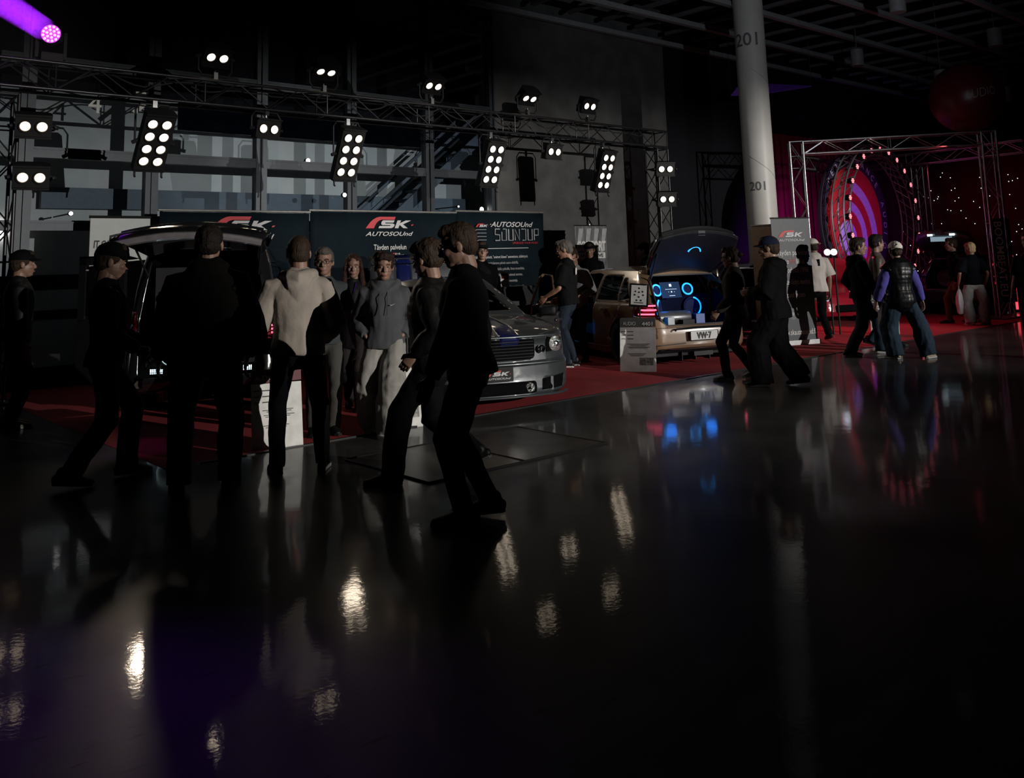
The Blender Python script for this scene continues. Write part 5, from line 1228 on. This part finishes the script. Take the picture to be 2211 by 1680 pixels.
    parts.append((HT(hv), hf, skin))
    for s_ in (-1, 1):
        v_, f_ = E((.0805, s_*.031, .002), (.009, .011, .0055)); parts.append((HT(v_), f_, eyew)); v_, f_ = E((.0875, s_*.031, .002), (.0035, .006, .0058)); parts.append((HT(v_), f_, eyed))
        v_, f_ = loftgeo([V((.090, s_*.014, .022))*kk, V((.090, s_*.032, .026))*kk, V((.078, s_*.050, .021))*kk], [.0035*kk, .0045*kk, .003*kk]); parts.append((HT(v_), f_, browm))
    v_, f_ = loftgeo([V((.088, -.022, -.066))*kk, V((.0945, 0, -.066))*kk, V((.088, .022, -.066))*kk], [(.005*kk, .004*kk), (.007*kk, .006*kk), (.005*kk, .004*kk)]); parts.append((HT(v_), f_, lipm))
    mesh_obj('body', parts, root)
    # hair
    hm = hairc or hairmat('brown', (.03, .019, .013)); g = []
    if hair in ('short', 'buzz', 'curly', 'bun', 'thick'):
        e = {'buzz': .002, 'short': .009, 'curly': .012, 'bun': .010, 'thick': .016}[hair]
        g = [E((-.022, 0, .038), (.092+e, .078+e*.8, .086+e)), E((-.052, 0, -.015), (.055+e, .068+e*.5, .062))]
        if hair != 'buzz': g.append(E((.035, 0, .088), (.058, .062, .032+e)))
        for s_ in (-1, 1): g.append(E((.005, s_*.066, .018), (.030, .018, .036)))
        if hair == 'curly':
            for q in range(46):
                a, u = random.uniform(0, 2*PI), random.uniform(.15, 1); z = .035+.085*u; rr_ = .088*math.sqrt(max(.05, 1-(u*.75)**2)); g.append(E((rr_*math.cos(a)*1.05-.012, rr_*math.sin(a)*.9, z+random.uniform(0, .02)), (.022, .022, .020)))
        if hair == 'bun': g.append(E((-.125, 0, .02), (.04, .035, .035)))
        if hair == 'thick': g += [E((-.03, 0, .05), (.105, .094, .098)), E((.045, .02, .085), (.06, .05, .035))]
    elif hair == 'long':
        g = [E((-.022, 0, .036), (.104, .088, .098)), loftgeo([V((-.04, 0, .04))*kk, V((-.06, 0, -.10))*kk, V((-.07, 0, -.24))*kk, V((-.06, 0, -.38))*kk], [(.085*kk, .06*kk), (.095*kk, .05*kk), (.10*kk, .04*kk), (.07*kk, .025*kk)])]
        for s_ in (-1, 1): g.append(loftgeo([V((.02, s_*.060, .08))*kk, V((.035, s_*.082, .01))*kk, V((.02, s_*.088, -.10))*kk, V((.03, s_*.10, -.24))*kk, V((.04, s_*.09, -.36))*kk], [.022*kk, .020*kk, .026*kk, .034*kk, .018*kk]))
    if g:
        v_, f_ = fuse(g, .006 if fine else .008, 1, (.006 if hair != 'buzz' else .001, 38, .5)); mesh_obj('hair', [(HT(v_), f_, hm)], root)
    if cap:
        cm_ = capc or cloth('cap_black', (.012, .012, .014)); b_ = -1 if cap == 'back' else 1
        vs = []; n = 24
        for j in range(9):
            a = PI/2*j/8
            for q in range(n): t = 2*PI*q/n; vs.append(V((-.010+.112*math.cos(a)*math.cos(t), .096*math.cos(a)*math.sin(t), .040+.098*math.sin(a)))*kk)
        fs = [(j*n+q, j*n+(q+1) % n, (j+1)*n+(q+1) % n, (j+1)*n+q) for j in range(8) for q in range(n)]
        o = mesh_obj('cap', [(HT(vs), fs, cm_)], root); md = o.modifiers.new('t', 'SOLIDIFY'); md.thickness = .004
        if cap != 'beanie':
            vs = []
            for j in range(5):
                for q in range(13):
                    t = -1+2*q/12; u = j/4; vs.append(V((b_*(.085*math.sqrt(max(0, 1-(t*.82)**2))+.085*u*math.sqrt(max(0, 1-t*t*.8)))-.008, .075*t, .052-.012*u-.018*t*t))*kk)
            o2 = mesh_obj('brim', [(HT(vs), [(j*13+q, j*13+q+1, (j+1)*13+q+1, (j+1)*13+q) for j in range(4) for q in range(12)], cm_)], o); md = o2.modifiers.new('t', 'SOLIDIFY'); md.thickness = .004
    if glasses:
        b = MB()
        for s_ in (-1, 1):
            b.path(HT([V((.104, s_*.033+.023*math.cos(a), .002+.017*math.sin(a)))*kk for a in [2*PI*q/14 for q in range(14)]]), .0022, 5, True)
            b.path(HT([V((.102, s_*.056, .006))*kk, V((.05, s_*.080, .008))*kk, V((-.01, s_*.086, .004))*kk]), .0022, 5)
        b.path(HT([V((.106, -.011, .004))*kk, V((.108, 0, .006))*kk, V((.106, .011, .004))*kk]), .0022, 5); b.build('glasses', plasticblack, root, True)
    # ---- clothing
    topc = topc or cloth('black', (.010, .010, .012)); legc = legc or cloth('black', (.010, .010, .012))
    B_ = bulk+baggy; hemt = hem if hem is not None else -.12
    rows = [(-.30, .118, .172), (-.12, .116, .170)]+tor[1:]
    p, r = [], []
    for t, a, c in rows:
        if t < hemt-.01: continue
        p.append(T(t)); r.append((c*wd*(shoulder if t > .8 else 1)+B_, a*wd+B_))
    if p and rows: 
        if (T(hemt)-p[0]).length > .01: p.insert(0, T(hemt)); r.insert(0, r[0])
    g = [loftgeo(p, r, sv, 18, cap0=False), loftgeo([sh-V((0, 0, .04)), nb+V((.008, 0, (.045 if top in ('jacket', 'puffer', 'vest') else .030)*k))], [(.110*k, .09*k), (.074*k, .076*k)], sv, cap0=True, cap1=False)]
    for i, s_ in enumerate((1, -1)):
        sp, el, wr = arms[i]; end = wr-(wr-el).normalized()*.012
        if sleeve >= 1: pts = [sh+sv*(s_*SW*.45)-V((0, 0, .05)), sp, sp.lerp(el, .5), el, el.lerp(end, .5), end]; rr_ = [.070*k+B_*.5, .060*k+B_*.8, .056*k+B_, .050*k+B_, .047*k+B_*.9, .036*k+B_*.45]
        else: e_ = sp.lerp(el, sleeve); pts = [sh+sv*(s_*SW*.45)-V((0, 0, .05)), sp, sp.lerp(e_, .5), e_]; rr_ = [.070*k+B_*.5, .060*k+B_*.8, .058*k+B_*1.2, .056*k+B_*1.3]
        g.append(loftgeo(pts, rr_, sv, 14, cap1=False))
    nm = {'hoodie': 'hoodie', 'jacket': 'jacket', 'tee': 't_shirt', 'sweater': 'sweater', 'vest': 'puffer_jacket', 'puffer': 'puffer_jacket'}[top]
    if top == 'hoodie':
        g += [loftgeo([sh+V((.115, 0, -.035)), sh+V((.10, -.06, -.015)), sh+V((.055, -.10, .015)), sh+V((-.02, -.115, .04)), sh+V((-.085, -.07, .035)), sh+V((-.115, 0, .02)), sh+V((-.085, .07, .035)), sh+V((-.02, .115, .04)), sh+V((.055, .10, .015)), sh+V((.10, .06, -.015)), sh+V((.115, 0, -.035))], [.022, .024, .030, .042, .050, .060, .050, .042, .030, .024, .022], V((0, 0, 1))),
              loftgeo([sh+V((-.10, 0, .03)), sh+V((-.135, 0, -.05)), sh+V((-.13, 0, -.15))], [(.11, .035), (.09, .035), (.03, .02)], sv)]
    if top in ('puffer', 'vest'):
        for t in [hemt+.06+q*.115 for q in range(10)]:
            if t < .9:
                c_ = T(t); a_ = interp(t, [(q[0], q[1]) for q in rows]); b_ = interp(t, [(q[0], q[2]) for q in rows])
                g.append(loftgeo([c_-V((0, 0, .018)), c_+V((0, 0, .018))], [(b_*wd+B_+.012, a_*wd+B_+.012)]*2, sv, 18))
    v_, f_ = fuse(g, .010 if fine else .013, 2, (.010+baggy*.12, 7.5, .55)); to = mesh_obj(nm, [(v_, f_, topc)], root)
    # trousers
    q_ = .018*legw
    g = [loftgeo([T(.12), T(0), pel-V((0, 0, .07))], [(.166*wd*.97+.008, .112*wd+.008), (.170*wd+.008, .118*wd+.006), (.150*wd, .105*wd)], sv, 16)]
    for i in range(2):
        hp, kn, an, yd, ra = legs[i]; e_ = an-V((0, 0, .035-legend))
        lw = .024*(legw-1)
        g.append(loftgeo([hp, hp.lerp(kn, .45), kn, kn.lerp(an, .5), e_], [.092*wd+lw*.6, .080*wd+lw, .064*k+q_*.4+lw*1.3, .058*k+q_*.5+lw*1.5, .050*k+q_*.5+lw*1.6], sv, 14, cap1=False))
    v_, f_ = fuse(g, .010 if fine else .013, 2, (.006+.005*legw, 8, .6)); mesh_obj('trousers', [(v_, f_, legc)], root)
    # shoes
    shoec = shoec or cloth('shoe_black', (.015, .015, .016), .5); solec = solec or shoec
    for i in range(2):
        hp, kn, an, yd, ra = legs[i]; sd_ = V((-yd.y, yd.x, 0)); pit = min(.9, ra*4.5); fd = (yd*math.cos(pit)-Z_*math.sin(pit)); ud = (Z_*math.cos(pit)+yd*math.sin(pit))
        base = an-ud*.085*k; 
        def Pp(x, z, y=0): return base+fd*(x*k)+ud*(z*k)+sd_*(y*k)
        g = [loftgeo([Pp(-.065, .045), Pp(-.02, .052), Pp(.06, .050), Pp(.13, .038), Pp(.185, .030)], [(.032*k, .036*k), (.038*k, .044*k), (.043*k, .040*k), (.046*k, .026*k), (.032*k, .018*k)], sd_), loftgeo([Pp(-.015, .05), Pp(-.02, .10)], [(.040*k, .050*k)]*2, sd_)]
        v_, f_ = fuse(g, .008, 1); so_ = mesh_obj('shoe', [(v_, f_, shoec)], root)
        out = [(-.085, 0), (-.07, .030), (0, .034), (.08, .042), (.14, .047), (.19, .036), (.208, 0), (.19, -.036), (.14, -.047), (.08, -.040), (0, -.034), (-.07, -.030)]
        vs = [Pp(x, .004, y) for x, y in out]+[Pp(x*.98, .028, y*1.0) for x, y in out]; n = len(out)
        mesh_obj('sole', [(vs, [tuple(range(n))[::-1], tuple(range(n, 2*n))]+[(q, (q+1) % n, n+(q+1) % n, n+q) for q in range(n)], solec)], so_).data.polygons.foreach_set('use_smooth', [False]*(n+2))
    J = dict(root=root, sh=sh, pel=pel, hc=hc, arms=arms, legs=legs, T=T, k=k, HT=HT, sv=sv, SW=SW, wd=wd, B=B_)
    if extras: extras(J)
    return J
black = cloth('black', (.010, .010, .012)); blackj = cloth('black_jacket', (.014, .014, .016), .6); navy_c = cloth('navy', (.010, .013, .022)); jeans = cloth('blue_jeans', (.018, .030, .047)); darkjeans = cloth('dark_jeans', (.014, .02, .030))
cream = cloth('cream', (.30, .265, .23)); greyc = cloth('grey_hoodie', (.075, .080, .086)); pale_t = cloth('pale_trousers', (.30, .29, .27)); whitec = cloth('white', (.50, .46, .43)); whites = cloth('white_shoe', (.5, .5, .48), .5)
hblack = hairmat('black', (.014, .010, .009)); hbrown = MC.get('hair_brown') or hairmat('brown', (.03, .019, .013)); hgrey = hairmat('greying', (.08, .07, .062)); hblond = hairmat('blond', (.42, .30, .17)); hred = hairmat('auburn', (.035, .016, .012))
Rt = lambda px: bear(px)-90     # heading towards the right of the picture
Lf = lambda px: bear(px)+90
Aw = lambda px: bear(px)
To = lambda px: bear(px)+180
wsh = cloth('shoe_sole_white', (.40, .40, .39), .6)
person(at(24, 925), Rt(24)+5, 1.80, 'person in black cap and black jacket at the left edge looking right', 'jacket', blackj, black, cap='front', w=1.12, shoec=cloth('shoe_grey', (.16, .15, .14), .6))
person(at(215, 1042), Rt(215)+8, 1.79, 'person in a dark cap and sneakers striding right before the black van', 'sweater', cloth('charcoal', (.014, .015, .018)), darkjeans, cap='front', capc=black, w=1.05,
       feet=((.22, .10, 8, .01), (-.22, -.10, -6, .03)), hands=((.26, .22, 1.05), (.20, -.24, .98)), head=(-8, 8), solec=wsh, shoec=cloth('shoe_panel_pale', (.09, .10, .11), .5), fine=True, legw=1.3)
person(at(440, 1058), Aw(455)-3, 1.87, 'broad person in a dark jacket and blue jeans seen from behind before the van', 'jacket', cloth('dark_brown_jacket', (.012, .011, .010)), jeans, hair='short', hairc=hblack,
       w=1.27, belly=.03, feet=((.02, .17, 14, 0), (.0, -.17, -14, 0)), hands=((.16, .34, .90), (.12, -.40, .86)), bulk=.035, baggy=.01, hem=-.18, legw=1.5, solec=wsh, fine=True, head=(0, 5))
person(at(642, 1020), Aw(648)+2, 1.79, 'person in a cream hoodie and black trousers seen from behind', 'hoodie', cream, black, hair='buzz', hairc=hbrown, w=1.06, feet=((.03, .15, 12, 0), (.02, -.19, -12, 0)),
       hands=((.10, .40, .82), (.20, -.22, .98)), solec=wsh, head=(12, 4), bulk=.022, baggy=.014, fine=True, shoulder=1.06)
person(polar(690, 8.9), To(690)+6, 1.72, 'person with glasses and dark grey t-shirt facing the camera behind the cream hoodie', 'tee', cloth('dark_grey', (.05, .055, .06)), cloth('khaki_dark', (.07, .068, .062)), hair='short', hairc=hgrey, glasses=True, w=1.08, sleeve=.75, head=(-12, 2))
def ex_woman(J):
    T = J['T']; v_, f_ = fuse([loftgeo([T(.10), T(-.10), T(-.40)], [(.155, .115), (.19, .135), (.20, .145)], J['sv'], 16, cap0=False, cap1=False)], .012, 2, (.006, 8, .6)); mesh_obj('skirt', [(v_, f_, blackj)], J['root'])
    for hp, kn, an, yd, ra in J['legs']:
        v_, f_ = fuse([loftgeo([kn-V((0, 0, .08)), kn.lerp(an, .4), an+V((0, 0, .02)), an-V((0, 0, .04))], [.075, .074, .056, .05], J['sv'], 14)], .011, 2); mesh_obj('boot', [(v_, f_, blackj)], J['root'])
    b = MB(); b.path([J['sh']+V((.10, .05, .03)), J['sh']+V((.145, .02, -.08)), J['sh']+V((.155, 0, -.16)), J['sh']+V((.145, -.02, -.08)), J['sh']+V((.10, -.05, .03))], .004, 5); b.lathe([(.018, 0), (.018, .006)], J['sh']+V((.157, 0, -.17)), (1, 0, 0), 10); b.build('necklace', chrome, J['root'])
person(at(765, 884), To(765)-8, 1.68, 'young woman with long dark hair, black jacket, short skirt and boots walking forward', 'jacket', blackj, cloth('dark_tights', (.03, .025, .025)), hair='long', hairc=hred, w=.92, feet=((.12, .07, 0, 0), (-.16, -.07, 0, .05)), hands=((.05, .24, .86), (.12, -.22, .84)), extras=ex_woman, bulk=.028, fine=True, hem=-.05, head=(6, 4))
def ex_boy(J):
    sh = J['sh']; b = MB()
    for s_ in (-1, 1): b.path([sh+V((.128, s_*.035, -.03)), sh+V((.172, s_*.038, -.08)), sh+V((.190, s_*.036, -.24))], .0032, 5)
    b.build('drawstring', cloth('cord_grey', (.05, .055, .06)), J['root'])
    p = sh+V((.178, .085, -.16)); q = [(0, .006), (.008, 0), (.03, .010), (.05, .022), (.03, .014), (.010, .008), (.004, .014)]
    MB().prism([(x-.02, y) for x, y in q], p, V((-.15, 1, 0)).normalized(), Z_, .004).build('chest_mark', whitec, J['root'], tri=True)
person(at(832, 942), To(832)-4, 1.67, 'boy with curly hair, grey hoodie and pale baggy trousers, hands in his pocket', 'hoodie', greyc, pale_t, hair='curly', hairc=hairmat('dark_curls', (.022, .013, .010)), w=.98, feet=((.10, .05, 5, 0), (-.24, -.13, -8, .04)),
       hands=((.02, .165, .90), (.02, -.165, .90)), legw=2.8, legend=-.0, shoec=whites, solec=wsh, baggy=.018, bulk=.026, extras=ex_boy, fine=True, pocket=(True, True), hem=-.10, head=(8, 2), shoulder=.98)
person(at(945, 1040), Lf(945)-8, 1.74, 'person in a dark quilted jacket with brown hair walking left beside the man in glasses', 'puffer', cloth('dark_puffer', (.020, .019, .020), .5), black, hair='thick', hairc=hbrown, w=1.0, feet=((.34, .09, 5, .0), (-.26, -.10, -4, .10)),
       hands=((.12, .25, .92), (.10, -.26, .88)), head=(-26, 10), bulk=.04, solec=cloth('sole_grey', (.10, .10, .10)), fine=True, hem=-.14, legw=1.5)
person(at(1022, 1126), Lf(1022)-6, 1.79, 'tall person in glasses, black sweater and dark jeans in the foreground looking left', 'sweater', cloth('black_sweater', (.012, .012, .015)), darkjeans, hair='short', hairc=hbrown, glasses=True, w=1.10, feet=((.06, .09, 6, 0), (-.08, -.10, -6, .02)),
       hands=((.20, .30, .88), (-.02, -.32, .86)), head=(6, 12), bulk=.032, fine=True, hem=-.14, lean=.03)
person(polar(1031, 14.5), To(1031)+10, 1.86, 'person with a black cap and glasses half hidden behind the foreground man', 'sweater', black, black, cap='front', glasses=True)
person(at(1234, 792), Lf(1234)-14, 1.83, 'person in a black t-shirt with tattooed arms standing at the beige car door', 'tee', cloth('black_tee', (.012, .012, .013)), darkjeans, hair='short', hairc=hgrey, skin=skin_dark, w=1.12, belly=.02, sleeve=.85, feet=((.04, .12, 5, 0), (.0, -.12, -8, 0)),
       hands=((.30, .20, 1.02), (.22, -.22, .98)), solec=wsh, head=(10, 12), baggy=.01,
       extras=lambda J: MB().prism([(-.04, -.05), (-.01, -.06), (.03, -.035), (.04, .02), (.01, .055), (-.025, .04), (-.045, 0)], J['sh']+V((-.160, .09, -.10)), V((0, -1, 0)), Z_, .003).build('back_print', whitec, J['root'], tri=True))
person(polar(1234, 14.2), To(1244)-20, 1.76, 'person in a pale grey sweater looking down beside the tattooed man', 'sweater', cloth('pale_grey', (.16, .17, .18)), jeans, hair='short', hairc=hbrown, head=(5, 32), stoop=.5, lean=.07, hands=((.22, .16, 1.0), (.22, -.16, 1.0)), neckf=.03)
person(polar(1266, 17.9), To(1272)-15, 1.86, 'person in a black beanie and black sweater before the grey COMFORT banner', 'sweater', black, black, cap='beanie', head=(10, 14), w=1.1)
person(polar(1386, 18.0), Lf(1386)-10, 1.82, 'person in a dark cap turned left, farther of two beyond the beige car', 'jacket', black, black, cap='front', w=1.05)
person(polar(1407, 17.5), Aw(1407)+12, 1.84, 'person in a black t-shirt seen from behind, nearer of two beyond the beige car', 'tee', black, black, hair='buzz', hairc=hbrown, sleeve=.8, w=1.1)
person(at(1600, 822), Lf(1600)-12, 1.65, 'woman with glasses and tied back hair in a dark jacket by the beige car', 'jacket', cloth('dark_taupe', (.035, .030, .028)), black, hair='bun', hairc=hairmat('dark_brown', (.03, .018, .013)), glasses=True, w=1.06, feet=((.16, .08, 4, 0), (-.14, -.09, -5, .05)),
       hands=((.18, .22, .86), (.24, -.10, 1.18)), shoec=cloth('shoe_blue_grey', (.20, .22, .25), .5), solec=wsh, fine=True, head=(-4, 6), bulk=.03, hem=-.2)
person(at(1688, 834), Lf(1688)-10, 1.76, 'person in a navy cap and loose black hoodie beside the woman with glasses', 'hoodie', black, cloth('black_wide', (.008, .008, .010)), cap='front', capc=cloth('navy_cap', (.010, .014, .030)), w=1.08, feet=((.22, .10, 5, 0), (-.20, -.10, -5, .03)),
       hands=((.26, .20, 1.12), (.22, -.18, 1.08)), legw=2.6, baggy=.03, hem=-.22, solec=cloth('sole_dark', (.03, .03, .03)), fine=True, head=(0, 4))
person(at(1772, 735), Aw(1768)+25, 1.80, 'person in a white cap and loose white t-shirt seen from behind by the roll-up', 'tee', whitec, black, cap='back', capc=cloth('white_cap', (.62, .58, .52)), hair='buzz', sleeve=1.0*.9, baggy=.03, hem=-.14, feet=((.24, .10, 4, 0), (-.16, -.09, -4, .05)), head=(18, 6), w=1.04,
       extras=lambda J: MB().box(J['sh']+V((-.155, -.02, -.07)), (.006, .035, .12)).build('neck_print', black, J['root']))
def bag(name, J, i, m, label, w=.30, h=.40):
    wr = J['arms'][i][2]; p = J['root'].matrix_basis @ wr; a = rad(random.uniform(0, 30))
    vs = []; n = 16
    p = Matrix.Rotation(J['root'].rotation_euler.z, 3, 'Z') @ wr+V(J['root'].location); top_ = p.z-.12
    for j, (z, s_) in enumerate(((0, .25), (-.05, .6), (-.14, .95), (-.28, 1.05), (-h+.03, .95), (-h, .7))):
        for q in range(n): t = 2*PI*q/n; vs.append((p.x+w/2*s_*math.cos(t)*(1+.08*math.sin(5*t+j)), p.y+.07*s_*math.sin(t)*(1+.12*math.cos(3*t+j*2)), top_+z))
    o = MB().add(vs, [(j*n+q, j*n+(q+1) % n, (j+1)*n+(q+1) % n, (j+1)*n+q) for j in range(5) for q in range(n)]+[tuple(range(n)), tuple(range(5*n, 6*n))[::-1]]).build(name, m, None, True)
    hm_ = MB(); hm_.path([(p.x-.04, p.y, top_-.01), (p.x-.01, p.y, top_+.06), (p.x+.01, p.y, top_+.06), (p.x+.04, p.y, top_-.01)], .006, 5); hm_.build('handle', m, o); tag(o, label, 'bag'); return o
person(at(1905, 750), Rt(1905)+10, 1.82, 'person in a brown leather jacket half hidden behind the navy hoodie', 'jacket', cloth('brown_leather', (.075, .060, .050), .4), jeans, hair='short', hairc=hblack, w=1.0, head=(25, 2), feet=((.24, .10, 0, 0), (-.18, -.10, 0, .06)))
J = person(at(1862, 768), Rt(1862)+18, 1.77, 'person in a navy hoodie and jeans walking right carrying a white bag', 'hoodie', navy_c, jeans, hair='short', hairc=hbrown, w=1.08, head=(-8, 2), feet=((.34, .09, 0, .02), (-.20, -.10, 0, .0)), hands=((.10, .24, .92), (.30, -.24, .90)), solec=wsh, fine=True, bulk=.03, legw=1.5)
bag('carrier_bag', J, 1, cloth('white_plastic_bag', (.50, .50, .52), .4), 'white carrier bag in the hand of the person in the navy hoodie')
def ex_vest(J):
    g = []
    for i in (0, 1):
        sp, el, wr = J['arms'][i]; v_, f_ = fuse([loftgeo([sp+V((0, 0, -.04)), sp.lerp(el, .5), el, el.lerp(wr, .5), wr-(wr-el)*.06], [.082, .080, .074, .070, .050], J['sv'], 14, cap1=False)], .012, 2, (.010, 9, .6)); mesh_obj('sleeve', [(v_, f_, cloth('violet_blue', (.07, .06, .26)))], J['root'])
person(at(1957, 775), Aw(1957)+32, 1.66, 'person in a white cap and black puffer vest seen from behind in wide jeans', 'vest', cloth('black_puffer', (.012, .012, .014), .35), jeans, cap='back', capc=cloth('white_cap', (.62, .58, .52)), hair='short', w=1.08, feet=((.06, .14, 16, 0), (-.06, -.30, -60, 0)), hands=((.08, .34, .82), (.04, -.36, .80)), bulk=.040, legw=2.4,
       shoec=cloth('tan_shoe', (.36, .28, .20), .6), solec=wsh, extras=ex_vest, fine=True, head=(-15, 0), hem=-.12, sleeve=.12)
person(polar(2050, 21.3), Lf(2050)+10, 1.78, 'person in khaki trousers walking left in the dim red light before the dark car', 'sweater', black, cloth('khaki', (.10, .07, .045)), feet=((.24, .1, 0, 0), (-.22, -.1, 0, .05)))
J = person(at(2112, 702), Aw(2112)+18, 1.63, 'blond boy in a black t-shirt, pale trousers and white shoes seen from behind', 'tee', navy_c, cloth('pale_blue_trousers', (.34, .38, .38)), hair='thick', hairc=hblond, w=.95, sleeve=.85, legw=2.2, baggy=.02, shoec=whites, solec=wsh, feet=((.02, .12, 20, 0), (.02, -.12, -55, 0)), hands=((.10, .26, .84), (.05, -.24, .84)), head=(22, 4))
bag('carrier_bag', J, 0, cloth('white_plastic_bag', (.50, .50, .52), .4), 'white carrier bag hanging beside the blond boy', .26, .5)
person(polar(2216, 14.8), Lf(2216)+70, 1.74, 'person in black cut off by the right edge of the picture', 'tee', black, black, hair='short', hairc=hblack, w=1.08, sleeve=.8)
